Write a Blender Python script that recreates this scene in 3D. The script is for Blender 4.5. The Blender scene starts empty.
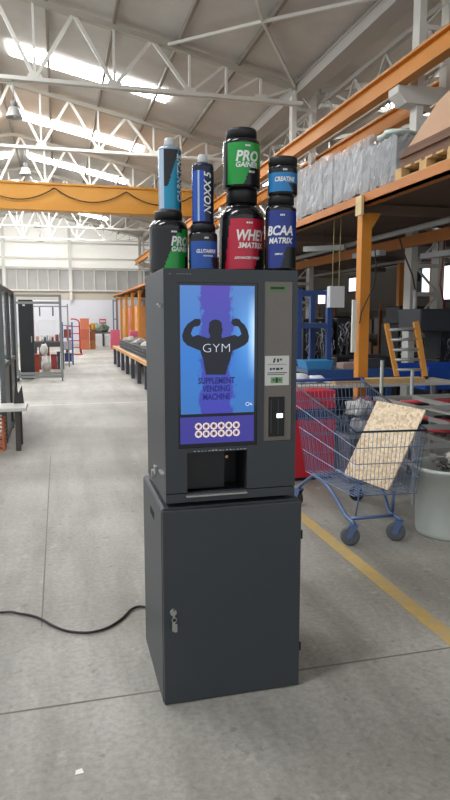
import bpy, bmesh, math, random
from mathutils import Vector, Matrix
random.seed(7)
D = bpy.data
SC = bpy.context.scene
COL = SC.collection
PI = math.pi

# ------------------------------------------------------------------ camera, world, exposure
cam_d = D.cameras.new('camera'); cam = D.objects.new('camera', cam_d); COL.objects.link(cam)
FPX = 635.0
cam_d.sensor_fit = 'VERTICAL'; cam_d.sensor_height = 24.0; cam_d.lens = FPX * 24.0 / 800.0
cam_d.clip_start = 0.05; cam_d.clip_end = 200
cam.location = (0, 0, 1.56)
cam.rotation_euler = (math.radians(90 - 7.358), 0, math.radians(-14.619))
SC.camera = cam
W = D.worlds.new('World'); SC.world = W; W.use_nodes = True
W.node_tree.nodes['Background'].inputs['Color'].default_value = (0.93, 0.96, 1.0, 1)
W.node_tree.nodes['Background'].inputs['Strength'].default_value = 0.62
SC.view_settings.view_transform = 'Standard'
SC.view_settings.look = 'None'
SC.view_settings.exposure = 0.40
SC.view_settings.gamma = 1.0
SKY_STRENGTH = 22.0      # daylight through the translucent roof panels
WIN_STRENGTH = 1.2       # daylight windows on the side wall


def lin(c):
    c = c / 255.0
    return c / 12.92 if c <= 0.04045 else ((c + 0.055) / 1.055) ** 2.4


# ------------------------------------------------------------------ materials
MATS = {}


def M(name, rgb=None, rough=0.6, metal=0.0, var=0.0, scale=8.0, bump=0.0, bscale=None, emit=None, estr=0.0, alpha=1.0,
      trans=0.0, coat=0.0, spec=0.5):
    """procedural material: sRGB base colour modulated by noise"""
    if name in MATS:
        return MATS[name]
    m = D.materials.new(name); m.use_nodes = True
    nt = m.node_tree; b = nt.nodes['Principled BSDF']
    col = (lin(rgb[0]), lin(rgb[1]), lin(rgb[2]), 1)
    b.inputs['Base Color'].default_value = col
    b.inputs['Roughness'].default_value = rough
    b.inputs['Metallic'].default_value = metal
    b.inputs['Specular IOR Level'].default_value = spec
    b.inputs['Coat Weight'].default_value = coat
    b.inputs['Alpha'].default_value = alpha
    b.inputs['Transmission Weight'].default_value = trans
    if emit:
        b.inputs['Emission Color'].default_value = (lin(emit[0]), lin(emit[1]), lin(emit[2]), 1)
        b.inputs['Emission Strength'].default_value = estr
    tc = nt.nodes.new('ShaderNodeTexCoord')
    if var > 0:
        nz = nt.nodes.new('ShaderNodeTexNoise'); nz.inputs['Scale'].default_value = scale
        nz.inputs['Detail'].default_value = 6
        nt.links.new(tc.outputs['Object'], nz.inputs['Vector'])
        mx = nt.nodes.new('ShaderNodeMix'); mx.data_type = 'RGBA'
        mx.inputs[6].default_value = tuple(c * (1 - var) for c in col[:3]) + (1,)
        mx.inputs[7].default_value = tuple(min(1, c * (1 + var)) for c in col[:3]) + (1,)
        nt.links.new(nz.outputs['Fac'], mx.inputs[0])
        nt.links.new(mx.outputs[2], b.inputs['Base Color'])
    if bump > 0:
        nb = nt.nodes.new('ShaderNodeTexNoise'); nb.inputs['Scale'].default_value = bscale or scale * 4
        nb.inputs['Detail'].default_value = 4
        nt.links.new(tc.outputs['Object'], nb.inputs['Vector'])
        bp = nt.nodes.new('ShaderNodeBump'); bp.inputs['Strength'].default_value = bump
        bp.inputs['Distance'].default_value = 0.02
        nt.links.new(nb.outputs['Fac'], bp.inputs['Height'])
        nt.links.new(bp.outputs['Normal'], b.inputs['Normal'])
    MATS[name] = m
    return m


def ramp(nt, fac, stops):
    r = nt.nodes.new('ShaderNodeValToRGB')
    el = r.color_ramp.elements
    while len(el) < len(stops):
        el.new(0.5)
    for e, (p, c) in zip(el, stops):
        e.position = p; e.color = (lin(c[0]), lin(c[1]), lin(c[2]), 1)
    nt.links.new(fac, r.inputs['Fac'])
    return r.outputs['Color']


def mixc(nt, fac, a, b, mode='MIX'):
    mx = nt.nodes.new('ShaderNodeMix'); mx.data_type = 'RGBA'; mx.blend_type = mode
    for sock, v in ((0, fac), (6, a), (7, b)):
        if hasattr(v, 'links') or isinstance(v, bpy.types.NodeSocket):
            nt.links.new(v, mx.inputs[sock])
        else:
            mx.inputs[sock].default_value = v
    return mx.outputs[2]


def mapped_noise(nt, scale, stretch=(1, 1, 1), detail=6, rough=0.6):
    tc = nt.nodes.new('ShaderNodeTexCoord'); mp = nt.nodes.new('ShaderNodeMapping')
    mp.inputs['Scale'].default_value = stretch
    nt.links.new(tc.outputs['Object'], mp.inputs['Vector'])
    n = nt.nodes.new('ShaderNodeTexNoise'); n.inputs['Scale'].default_value = scale
    n.inputs['Detail'].default_value = detail; n.inputs['Roughness'].default_value = rough
    nt.links.new(mp.outputs['Vector'], n.inputs['Vector'])
    return n.outputs['Fac']


def concrete():
    m = D.materials.new('concrete_floor'); m.use_nodes = True
    nt = m.node_tree; b = nt.nodes['Principled BSDF']
    big = mapped_noise(nt, 0.55, (1, 0.55, 1), 7, 0.62)
    c1 = ramp(nt, big, [(0.30, (150, 147, 139)), (0.50, (176, 173, 165)), (0.70, (196, 193, 184))])
    streak = mapped_noise(nt, 2.2, (1.6, 0.22, 1), 5, 0.6)
    c2 = ramp(nt, streak, [(0.33, (200, 199, 196)), (0.55, (246, 246, 246)), (0.75, (255, 255, 255))])
    c = mixc(nt, 0.85, c1, c2, 'MULTIPLY')
    # slab to slab tone, cross bands in the aisle
    band = mapped_noise(nt, 0.5, (0.25, 1.3, 1), 3, 0.5)
    c3 = ramp(nt, band, [(0.36, (214, 210, 204)), (0.6, (255, 255, 255))])
    c = mixc(nt, 0.8, c, c3, 'MULTIPLY')
    fine = mapped_noise(nt, 38, (1, 1, 1), 4, 0.7)
    c4 = ramp(nt, fine, [(0.3, (205, 205, 203)), (0.6, (255, 255, 255))])
    c = mixc(nt, 0.7, c, c4, 'MULTIPLY')
    chips = mapped_noise(nt, 9, (1, 0.8, 1), 9, 0.75)
    cf = ramp(nt, chips, [(0.58, (0, 0, 0)), (0.68, (150, 150, 150))])
    c = mixc(nt, cf, c, (lin(212), lin(208), lin(196), 1))
    spots = mapped_noise(nt, 16, (1, 1, 1), 2, 0.4)
    sf = ramp(nt, spots, [(0.27, (170, 170, 170)), (0.33, (0, 0, 0))])
    c = mixc(nt, sf, c, (lin(96), lin(90), lin(84), 1))
    nt.links.new(c, b.inputs['Base Color'])
    rr = nt.nodes.new('ShaderNodeMapRange'); rr.inputs['To Min'].default_value = 0.38; rr.inputs['To Max'].default_value = 0.68
    nt.links.new(streak, rr.inputs['Value']); nt.links.new(rr.outputs[0], b.inputs['Roughness'])
    bp = nt.nodes.new('ShaderNodeBump'); bp.inputs['Strength'].default_value = 0.12; bp.inputs['Distance'].default_value = 0.01
    nt.links.new(fine, bp.inputs['Height']); nt.links.new(bp.outputs['Normal'], b.inputs['Normal'])
    return m


def chipboard():
    m = D.materials.new('chipboard'); m.use_nodes = True
    nt = m.node_tree; b = nt.nodes['Principled BSDF']
    tc = nt.nodes.new('ShaderNodeTexCoord')
    v = nt.nodes.new('ShaderNodeTexVoronoi'); v.inputs['Scale'].default_value = 55
    nt.links.new(tc.outputs['Object'], v.inputs['Vector'])
    sep = nt.nodes.new('ShaderNodeSeparateColor'); nt.links.new(v.outputs['Color'], sep.inputs[0])
    c = ramp(nt, sep.outputs[0], [(0.0, (214, 188, 150)), (0.5, (240, 216, 182)), (1.0, (250, 234, 206))])
    nt.links.new(c, b.inputs['Base Color']); b.inputs['Roughness'].default_value = 0.8
    return m


def stretch_wrap():
    m = M('stretch_wrap', (176, 178, 180), 0.22, 0, 0.25, 3, 0.9, 16)
    return m


def corrugated(name, rgb, axis_scale, rough=0.6):
    m = D.materials.new(name); m.use_nodes = True
    nt = m.node_tree; b = nt.nodes['Principled BSDF']
    b.inputs['Roughness'].default_value = rough
    tc = nt.nodes.new('ShaderNodeTexCoord'); mp = nt.nodes.new('ShaderNodeMapping')
    mp.inputs['Scale'].default_value = axis_scale
    nt.links.new(tc.outputs['Object'], mp.inputs['Vector'])
    w = nt.nodes.new('ShaderNodeTexWave'); w.inputs['Scale'].default_value = 1.0
    nt.links.new(mp.outputs['Vector'], w.inputs['Vector'])
    n = mapped_noise(nt, 0.7)
    c = ramp(nt, n, [(0.3, tuple(x * 0.88 for x in rgb)), (0.7, rgb)])
    nt.links.new(c, b.inputs['Base Color'])
    bp = nt.nodes.new('ShaderNodeBump'); bp.inputs['Strength'].default_value = 0.5; bp.inputs['Distance'].default_value = 0.03
    nt.links.new(w.outputs['Fac'], bp.inputs['Height']); nt.links.new(bp.outputs['Normal'], b.inputs['Normal'])
    return m


def screen_mat():
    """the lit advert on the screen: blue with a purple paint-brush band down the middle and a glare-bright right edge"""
    m = D.materials.new('lit_screen_picture'); m.use_nodes = True
    nt = m.node_tree; b = nt.nodes['Principled BSDF']
    b.inputs['Base Color'].default_value = (0.01, 0.012, 0.02, 1); b.inputs['Roughness'].default_value = 0.25
    tc = nt.nodes.new('ShaderNodeTexCoord'); sp = nt.nodes.new('ShaderNodeSeparateXYZ')
    nt.links.new(tc.outputs['Generated'], sp.inputs[0])
    n = mapped_noise(nt, 30, (1, 1, 0.6), 6, 0.7)
    n2 = mapped_noise(nt, 8, (1, 1, 1), 3, 0.5)

    def math_(op, a, bb=None, cc=None):
        k = nt.nodes.new('ShaderNodeMath'); k.operation = op
        for i, v in enumerate((a, bb, cc)):
            if v is None: continue
            if isinstance(v, bpy.types.NodeSocket): nt.links.new(v, k.inputs[i])
            else: k.inputs[i].default_value = v
        return k.outputs[0]
    x = sp.outputs[0]; z = sp.outputs[2]
    dx = math_('ABSOLUTE', math_('SUBTRACT', x, 0.47))
    e = math_('ADD', dx, math_('MULTIPLY', math_('SUBTRACT', n, 0.5), 0.35))
    e = math_('ADD', e, math_('MULTIPLY', math_('SUBTRACT', n2, 0.5), 0.2))
    band = ramp(nt, e, [(0.20, (255, 255, 255)), (0.235, (0, 0, 0))])
    sky = ramp(nt, z, [(0.0, (58, 118, 190)), (0.45, (52, 122, 205)), (1.0, (84, 132, 200))])
    pur = ramp(nt, z, [(0.0, (66, 66, 176)), (0.5, (58, 78, 170)), (1.0, (84, 72, 176))])
    c = mixc(nt, band, sky, pur)
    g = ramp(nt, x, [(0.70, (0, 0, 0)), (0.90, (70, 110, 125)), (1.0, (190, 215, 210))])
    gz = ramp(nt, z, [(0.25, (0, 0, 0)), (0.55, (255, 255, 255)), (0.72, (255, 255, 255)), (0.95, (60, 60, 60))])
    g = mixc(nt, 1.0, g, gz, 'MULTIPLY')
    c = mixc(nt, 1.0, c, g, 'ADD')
    nt.links.new(c, b.inputs['Emission Color']); b.inputs['Emission Strength'].default_value = 0.74
    return m


BLACKM = lambda: M('machine_charcoal', (58, 63, 67), 0.42, 0.0, 0.10, 3, 0.04, 300)
ORANGE = lambda: M('orange_paint', (208, 134, 44), 0.5, 0, 0.10, 2.5)
WHITES = lambda: M('white_steel_paint', (214, 212, 204), 0.55, 0, 0.05, 2)
GREYST = lambda: M('grey_steel', (150, 152, 152), 0.45, 0.3, 0.12, 6)
DARKST = lambda: M('dark_steel', (66, 70, 74), 0.5, 0.1, 0.15, 6)
BLUEST = lambda: M('blue_steel', (46, 86, 150), 0.5, 0, 0.12, 6)
CARTBL = lambda: M('blue_grey_wire', (104, 124, 158), 0.38, 0.25, 0.15, 20)
RED = lambda: M('red_paint', (204, 34, 54), 0.5, 0, 0.12, 4)
WOOD = lambda: M('pale_wood', (206, 170, 116), 0.75, 0, 0.18, 9)


# ------------------------------------------------------------------ geometry helpers
class MB:
    def __init__(s):
        s.bm = bmesh.new(); s.smooth = []

    def box(s, x0, x1, y0, y1, z0, z1, mi=0):
        v = [s.bm.verts.new(p) for p in ((x0, y0, z0), (x1, y0, z0), (x1, y1, z0), (x0, y1, z0), (x0, y0, z1), (x1, y0, z1), (x1, y1, z1), (x0, y1, z1))]
        for f in ((0, 3, 2, 1), (4, 5, 6, 7), (0, 1, 5, 4), (1, 2, 6, 5), (2, 3, 7, 6), (3, 0, 4, 7)):
            s.bm.faces.new([v[i] for i in f]).material_index = mi
        return s

    def frame(s, p0, p1):
        d = Vector(p1) - Vector(p0); L = d.length; d.normalize()
        up = Vector((0, 0, 1)) if abs(d.z) < 0.95 else Vector((0, 1, 0))
        a = d.cross(up).normalized(); b = a.cross(d).normalized()
        return d, a, b, L

    def tube(s, p0, p1, r, seg=8, mi=0, r2=None):
        p0 = Vector(p0); p1 = Vector(p1); d, a, b, L = s.frame(p0, p1); r2 = r if r2 is None else r2
        A = []; B = []
        for i in range(seg):
            t = 2 * PI * i / seg; o = a * math.cos(t) + b * math.sin(t)
            A.append(s.bm.verts.new(p0 + o * r)); B.append(s.bm.verts.new(p1 + o * r2))
        for i in range(seg):
            j = (i + 1) % seg
            f = s.bm.faces.new((A[i], A[j], B[j], B[i])); f.material_index = mi; f.smooth = seg > 5
        s.bm.faces.new(A[::-1]).material_index = mi; s.bm.faces.new(B).material_index = mi
        return s

    def bar(s, p0, p1, w, h, mi=0):
        """rectangular bar, w across, h upward"""
        p0 = Vector(p0); p1 = Vector(p1); d, a, b, L = s.frame(p0, p1)
        v = []
        for p in (p0, p1):
            for sa, sb in ((-1, -1), (1, -1), (1, 1), (-1, 1)):
                v.append(s.bm.verts.new(p + a * (sa * w / 2) + b * (sb * h / 2)))
        for f in ((3, 2, 1, 0), (4, 5, 6, 7), (0, 1, 5, 4), (1, 2, 6, 5), (2, 3, 7, 6), (3, 0, 4, 7)):
            s.bm.faces.new([v[i] for i in f]).material_index = mi
        return s

    def path(s, pts, r, seg=8, mi=0, closed=False):
        pts = [Vector(p) for p in pts]; n = len(pts); rings = []
        for i, p in enumerate(pts):
            q0 = pts[(i - 1) % n] if (closed or i > 0) else p
            q1 = pts[(i + 1) % n] if (closed or i < n - 1) else p
            d = (q1 - q0).normalized()
            up = Vector((0, 0, 1)) if abs(d.z) < 0.9 else Vector((0.3, 1, 0)).normalized()
            a = d.cross(up).normalized(); b = a.cross(d).normalized()
            rings.append([s.bm.verts.new(p + (a * math.cos(2 * PI * k / seg) + b * math.sin(2 * PI * k / seg)) * r) for k in range(seg)])
        m = n if closed else n - 1
        for i in range(m):
            A = rings[i]; B = rings[(i + 1) % n]
            for k in range(seg):
                j = (k + 1) % seg
                f = s.bm.faces.new((A[k], A[j], B[j], B[k])); f.material_index = mi; f.smooth = True
        if not closed:
            s.bm.faces.new(rings[0][::-1]).material_index = mi; s.bm.faces.new(rings[-1]).material_index = mi
        return s

    def lathe(s, prof, c=(0, 0, 0), seg=32, mi=0):
        c = Vector(c); rings = []
        for r, z in prof:
            if r <= 1e-6:
                rings.append([s.bm.verts.new(c + Vector((0, 0, z)))])
            else:
                rings.append([s.bm.verts.new(c + Vector((r * math.cos(2 * PI * i / seg), r * math.sin(2 * PI * i / seg), z))) for i in range(seg)])
        for A, B in zip(rings, rings[1:]):
            for i in range(seg):
                j = (i + 1) % seg
                if len(A) == 1 and len(B) == 1: continue
                if len(A) == 1: f = s.bm.faces.new((A[0], B[j], B[i]))
                elif len(B) == 1: f = s.bm.faces.new((A[i], A[j], B[0]))
                else: f = s.bm.faces.new((A[i], A[j], B[j], B[i]))
                f.material_index = mi; f.smooth = True
        return s

    def prism(s, poly, axis, d0, d1, mi=0):
        """poly of 2-D points extruded along axis 'x','y','z'"""
        def P(u, v, d):
            return {'x': (d, u, v), 'y': (u, d, v), 'z': (u, v, d)}[axis]
        A = [s.bm.verts.new(P(u, v, d0)) for u, v in poly]; B = [s.bm.verts.new(P(u, v, d1)) for u, v in poly]
        n = len(poly)
        for i in range(n):
            j = (i + 1) % n
            s.bm.faces.new((A[i], A[j], B[j], B[i])).material_index = mi
        s.bm.faces.new(A[::-1]).material_index = mi; s.bm.faces.new(B).material_index = mi
        return s

    def ring(s, cx, cz, ro, ri, y0, y1, seg=6, mi=0):
        """flat ring facing -Y"""
        for i in range(seg):
            a = 2 * PI * i / seg; b = 2 * PI * (i + 1) / seg
            q = [(cx + ro * math.cos(a), cz + ro * math.sin(a)), (cx + ro * math.cos(b), cz + ro * math.sin(b)),
                 (cx + ri * math.cos(b), cz + ri * math.sin(b)), (cx + ri * math.cos(a), cz + ri * math.sin(a))]
            s.prism(q, 'y', y0, y1, mi)
        return s

    def blob(s, c, r, seed=0, amp=0.25, sub=3, mi=0, flat=None):
        rnd = random.Random(seed)
        ph = [rnd.uniform(0, 6) for _ in range(6)]; fr = [rnd.uniform(2, 6) for _ in range(3)]
        g = bmesh.ops.create_icosphere(s.bm, subdivisions=sub, radius=1.0)
        c = Vector(c); r = Vector(r)
        for v in g['verts']:
            p = v.co.copy()
            k = 1 + amp * (math.sin(p.x * fr[0] + ph[0]) * math.sin(p.y * fr[1] + ph[1]) + 0.6 * math.sin(p.z * fr[2] * 1.7 + ph[2]) * math.sin(p.x * 5 + ph[3]))
            q = Vector((p.x * r.x * k, p.y * r.y * k, p.z * r.z * k))
            if flat is not None and q.z < -flat: q.z = -flat
            v.co = c + q
        for f in {f for v in g['verts'] for f in v.link_faces}:
            f.smooth = True; f.material_index = mi
        return s


def link(name, mb, mats, origin=(0, 0, 0), bevel=0.0, bseg=2):
    if not isinstance(mats, (list, tuple)): mats = [mats]
    bmesh.ops.recalc_face_normals(mb.bm, faces=mb.bm.faces[:])
    o3 = Vector(origin)
    if o3.length > 0:
        for v in mb.bm.verts: v.co -= o3
    me = D.meshes.new(name); mb.bm.to_mesh(me); mb.bm.free()
    for m in mats: me.materials.append(m)
    ob = D.objects.new(name, me); COL.objects.link(ob)
    if bevel > 0:
        bv = ob.modifiers.new('Bevel', 'BEVEL'); bv.width = bevel; bv.segments = bseg; bv.limit_method = 'ANGLE'
        bv.harden_normals = False
    return ob


def tag(o, label, cat, group=None, kind=None):
    o['label'] = label; o['category'] = cat
    if group: o['group'] = group
    if kind: o['kind'] = kind
    return o


def thing(name, label, cat, loc=(0, 0, 0), rz=0.0, group=None):
    o = D.objects.new(name, None); COL.objects.link(o); o.location = loc; o.rotation_euler = (0, 0, rz)
    o.empty_display_size = 0.1
    tag(o, label, cat, group)
    return o


def part(name, mb, mats, parent, world=False, bevel=0.0, label=None):
    """a part; world=True when the mesh was laid out in room coordinates"""
    org = (0, 0, 0)
    if world:
        r = parent
        while r.parent: r = r.parent
        org = r.location
    ob = link(name, mb, mats, org, bevel)
    ob.parent = parent
    if label: ob['label'] = label
    return ob


def single(name, label, cat, mb, mats, base, group=None, bevel=0.0, kind=None):
    ob = link(name, mb, mats, base, bevel); ob.location = base
    return tag(ob, label, cat, group, kind)


def struct(name, mb, mats, label=None, bevel=0.0):
    ob = link(name, mb, mats, (0, 0, 0), bevel); ob['kind'] = 'structure'
    if label: ob['label'] = label
    return ob


def dup(root, loc, rz=None, label=None, group=None):
    r = root.copy(); COL.objects.link(r); r.location = loc
    if rz is not None: r.rotation_euler = (0, 0, rz)
    if label: r['label'] = label
    if group: r['group'] = group
    for ch in list(root.children):
        c = ch.copy(); COL.objects.link(c); c.parent = r
        for g in list(ch.children):
            d = g.copy(); COL.objects.link(d); d.parent = c
    return r


def text_geo(s, size, extrude=0.0004, shear=0.0, bold=0.0, width=1.0, align='CENTER', space=1.0):
    """vertices and faces of a string lying in XZ, facing -Y, centred at the origin"""
    cu = D.curves.new('txt', 'FONT'); cu.body = s; cu.size = size; cu.extrude = extrude; cu.shear = shear
    cu.offset = bold; cu.align_x = align; cu.align_y = 'CENTER'; cu.resolution_u = 3; cu.space_character = space
    ob = D.objects.new('txt', cu); COL.objects.link(ob)
    dg = bpy.context.evaluated_depsgraph_get(); me = D.meshes.new_from_object(ob.evaluated_get(dg))
    vs = [(v.co.x * width, -v.co.z, v.co.y) for v in me.vertices]; fs = [tuple(p.vertices) for p in me.polygons]
    D.objects.remove(ob); D.curves.remove(cu); D.meshes.remove(me)
    return vs, fs


def add_geo(mb, geo, fn, mi=0):
    vs, fs = geo
    V = [mb.bm.verts.new(fn(*v)) for v in vs]
    for f in fs:
        try: mb.bm.faces.new([V[i] for i in f]).material_index = mi
        except ValueError: pass
    return mb


# ================================================================== STRUCTURE
XE = 5.0           # eave / column line between the two naves
ZE, SL = 6.36, 0.21
XR = -1.2          # ridge
ZR = ZE + SL * (XE - XR)
YA, YB = -4.0, 39.6
roofm = corrugated('roof_sheet', (206, 203, 196), (0, 26, 0), 0.7)
floor = struct('floor', MB().box(-8, 17.9, -6, 40, -0.12, 0.0), concrete())
mb = MB()
mb.prism([(-7.4, ZE), (XR, ZR), (XE, ZE), (XE, ZE + 0.06), (XR, ZR + 0.06), (-7.4, ZE + 0.06)], 'y', YA, YB)
mb.prism([(XE, ZE), (11.4, ZR + .04), (17.8, ZE), (17.8, ZE + 0.06), (11.4, ZR + 0.10), (XE, ZE + 0.06)], 'y', YA, YB)
struct('ceiling', mb, roofm)
WALLW = M('far_wall_plaster', (226, 226, 232), 0.8, 0, 0.03, 1.5)
SHEETW = corrugated('far_wall_sheet', (238, 236, 226), (20, 0, 0), 0.7)   # cladding taken as translucent; glow added to whiten the upper wall
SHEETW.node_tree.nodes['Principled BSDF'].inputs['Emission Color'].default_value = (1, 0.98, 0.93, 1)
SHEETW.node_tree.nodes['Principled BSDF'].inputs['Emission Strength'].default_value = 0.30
mb = MB()
mb.box(-8, 17.8, 39.6, 39.8, 0, 2.65, 0)
mb.box(-8, 17.8, 39.58, 39.8, 2.65, 3.16, 2)
mb.box(-8, 17.8, 39.7, 39.8, 3.16, 4.42, 3)
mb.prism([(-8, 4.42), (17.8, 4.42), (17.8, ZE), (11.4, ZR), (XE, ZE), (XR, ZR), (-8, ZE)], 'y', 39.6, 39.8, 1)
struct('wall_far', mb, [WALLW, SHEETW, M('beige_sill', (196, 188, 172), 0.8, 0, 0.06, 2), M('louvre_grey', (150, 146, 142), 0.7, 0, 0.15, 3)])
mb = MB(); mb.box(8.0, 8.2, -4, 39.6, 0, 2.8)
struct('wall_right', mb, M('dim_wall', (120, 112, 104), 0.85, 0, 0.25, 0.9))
mb = MB(); mb.box(17.6, 17.8, -4, 39.6, 0, ZE)
struct('wall_right_upper', mb, corrugated('upper_wall_sheet', (150, 148, 142), (20, 20, 0), 0.7))
# rails and posts on the far wall
mb = MB()
for z in (3.14, 4.45, 5.02, 5.92):
    mb.box(-7.4, 8, 39.45, 39.58, z, z + 0.09)
struct('trim_1', mb, WHITES())
mb = MB()
for x in (-2.95, 0.79, 4.93): mb.box(x - 0.09, x + 0.09, 39.3, 39.45, 2.6, 7.0 if x < 2 else 6.3)
struct('trim_2', mb, WHITES())
n = 1
for xa, xb in ((-2.86, 0.70), (0.88, 4.84)):
    fr = MB(); gl = MB(); k = 6
    w = (xb - xa) / k
    for i in range(k + 1):
        fr.box(xa + i * w - 0.03, xa + i * w + 0.03, 39.5, 39.58, 3.22, 4.45)
    gl.box(xa, xb, 39.60, 39.62, 3.2, 4.42)
    f = struct('window_%d' % n, fr, WHITES()); n += 1
    g = link('pane', gl, M('dull_glass', (168, 166, 162), 0.25, 0, 0.18, 2, emit=(150, 150, 150), estr=0.12)); g.parent = f
# translucent roof panels (daylight); nearest left-slope ones, unseen, are added for foreground light
skym = M('daylit_roof_panel', (240, 240, 236), 0.6, emit=(250, 252, 255), estr=SKY_STRENGTH)
for i in range(8):
    yc = 1.1 + 4.93 * i
    for sgn in (1, -1):
        xa, xb = (XR + 0.32, 2.72) if sgn == 1 else (XR - 0.32, XR - 3.9)
        za = ZR - SL * abs(xa - XR) - 0.02; zb = ZR - SL * abs(xb - XR) - 0.02
        m2 = MB()
        m2.prism([(xa, za), (xb, zb), (xb, zb - 0.02), (xa, za - 0.02)], 'y', yc - 0.36, yc + 0.36)
        if i > 2 or sgn == -1: struct('window_%d' % n, m2, skym); n += 1
    # neighbouring nave
    xa, xb = 7.2, 10.7
    za = ZE + SL * (xa - XE) - 0.02; zb = ZE + SL * (xb - XE) - 0.02
    m2 = MB(); m2.prism([(xa, za), (xb, zb), (xb, zb - 0.02), (xa, za - 0.02)], 'y', yc - 0.5, yc + 0.5)
    if i in (2, 3, 5): struct('window_%d' % n, m2, skym); n += 1
# side windows under the mezzanine
winm = M('daylit_window', (235, 240, 245), 0.4, emit=(240, 245, 255), estr=WIN_STRENGTH)
for (ya, yb, za, zb) in ((11.3, 12.35, 1.95, 2.65), (12.62, 12.95, 2.05, 2.66), (13.15, 13.6, 2.45, 2.66), (15.9, 16.7, 2.3, 2.66), (18.3, 18.9, 2.0, 2.4), (20.2, 21.5, 2.0, 2.5), (24, 25.4, 2.0, 2.5)):
    f = MB(); f.box(7.95, 8.0, ya - .06, ya, za - .06, zb + .06).box(7.95, 8.0, yb, yb + .06, za - .06, zb + .06)
    f.box(7.95, 8.0, ya, yb, za - .06, za).box(7.95, 8.0, ya, yb, zb, zb + .06)
    fo = struct('window_%d' % n, f, DARKST()); n += 1
    g = link('pane', MB().box(7.97, 7.99, ya, yb, za, zb), winm); g.parent = fo
# floor slab joints
jm = M('joint_filler', (116, 110, 102), 0.9)
mb = MB(); mb.box(-8, 11, 2.485, 2.494, 0.0003, 0.0012)
struct('trim_3', mb, jm)
mb = MB(); mb.box(-8, 11, 11.78, 11.83, 0.0003, 0.0012)
struct('trim_4', mb, M('pale_joint', (214, 208, 200), 0.9))
mb = MB(); mb.box(-0.135, -0.128, 3.2, 7.4, 0.0003, 0.0012)
struct('trim_5', mb, jm)

# worn yellow line
ym = D.materials.new('worn_yellow_paint'); ym.use_nodes = True
nt = ym.node_tree; nn = mapped_noise(nt, 14, (1, 1, 1), 8, 0.75)
c = ramp(nt, nn, [(0.38, (196, 160, 84)), (0.52, (180, 154, 100)), (0.66, (164, 156, 138))])
nt.links.new(c, nt.nodes['Principled BSDF'].inputs['Base Color']); nt.nodes['Principled BSDF'].inputs['Roughness'].default_value = 0.7
single('floor_line', 'worn yellow safety line painted along the concrete floor', 'floor marking', MB().box(1.765, 1.862, 1.5, 9.2, 0.0014, 0.0028), ym, (1.81, 1.5, 0.0014), )

# ================================================================== ROOF TRUSSES
ZB = 5.92
ZT = lambda x: ZE - 0.16 + SL * (XE - x) if x >= XR else ZE - 0.16 + SL * (x + 7.4)
t0 = thing('roof_truss', 'placeholder', 'roof truss', (0, 12.9, 0), 0, 'white steel roof trusses')
w = WHITES()
mb = MB(); mb.bar((-7.4, -0.05, ZB), (XE, -0.05, ZB), 0.06, 0.07).bar((-7.4, 0.05, ZB), (XE, 0.05, ZB), 0.06, 0.07)
part('bottom_chord', mb, w, t0)
mb = MB(); mb.bar((XR, 0, ZT(XR)), (XE, 0, ZT(XE)), 0.12, 0.10); mb.bar((-7.4, 0, ZT(-7.4)), (XR, 0, ZT(XR)), 0.12, 0.10)
part('top_chord', mb, M('chord_grey', (172, 168, 156), 0.6, 0, .06, 2), t0)
S = 1.46
nodes = [-0.27 + S * k for k in range(-4, 4)]
for xb in nodes:
    if xb > 4.3: continue
    part('vertical_strut', MB().bar((xb, 0, ZB), (xb, 0, ZT(xb)), 0.045, 0.045), w, t0)
    part('gusset_plate', MB().prism([(xb - .17, ZB - .02), (xb + .17, ZB - .02), (xb + .11, ZB + .12), (xb - .11, ZB + .12)], 'y', -0.02, 0.02), w, t0)
    if xb < 2.5:
        xt = xb + S / 2
        part('diagonal_strut', MB().bar((xb, 0, ZB + .03), (xt, 0, ZT(xt)), 0.065, 0.065), w, t0)
        xt = xb - S / 2
        part('diagonal_strut', MB().bar((xb, 0, ZB + .03), (xt, 0, ZT(xt)), 0.065, 0.065), w, t0)
    else:
        xt = xb - S / 2
        if xb < 3: part('diagonal_strut', MB().bar((xb, 0, ZB + .03), (xt, 0, ZT(xt)), 0.065, 0.065), w, t0)
        xm = xb + 0.74
        part('diagonal_strut', MB().bar((xb, 0, ZB + .03), (xm, 0, ZT(xm)), 0.045, 0.045), w, t0)
        part('vertical_strut', MB().bar((xm, 0, ZB), (xm, 0, ZT(xm)), 0.045, 0.045), w, t0)
        if xb < 3: part('diagonal_strut', MB().bar((xm, 0, ZB + .03), (xb + S, 0, ZT(xb + S)), 0.04, 0.04), w, t0)
tl = ['white steel roof truss nearest the camera, above the dark machine',
      'second white steel roof truss, between the two largest bright roof panels',
      'third white steel roof truss, just in front of the orange crane beam',
      'first white roof truss seen beneath the orange crane beam',
      'second white roof truss seen beneath the orange crane beam',
      'third white roof truss seen beneath the orange crane beam',
      'farthest white roof truss, close to the pale end wall']
t0['label'] = tl[0]
for k in range(1, 6): dup(t0, (0, 12.9 + 4.9 * k, 0), label=tl[k] if k < 5 else tl[6])
dup(t0, (0, 8.0, 0), label='white steel roof truss overhead, running into the top right corner column')

for k, (y, lab) in enumerate([(8.0, 'nearest'), (12.9, 'second nearest'), (17.8, 'third nearest'), (22.7, 'fourth nearest'), (27.6, 'farthest')]):
    dup(t0, (10.4, y, 0), rz=PI, label='roof truss of the neighbouring bay beyond the column line, %s of its row' % lab, group='roof trusses of the neighbouring bay')
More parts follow.
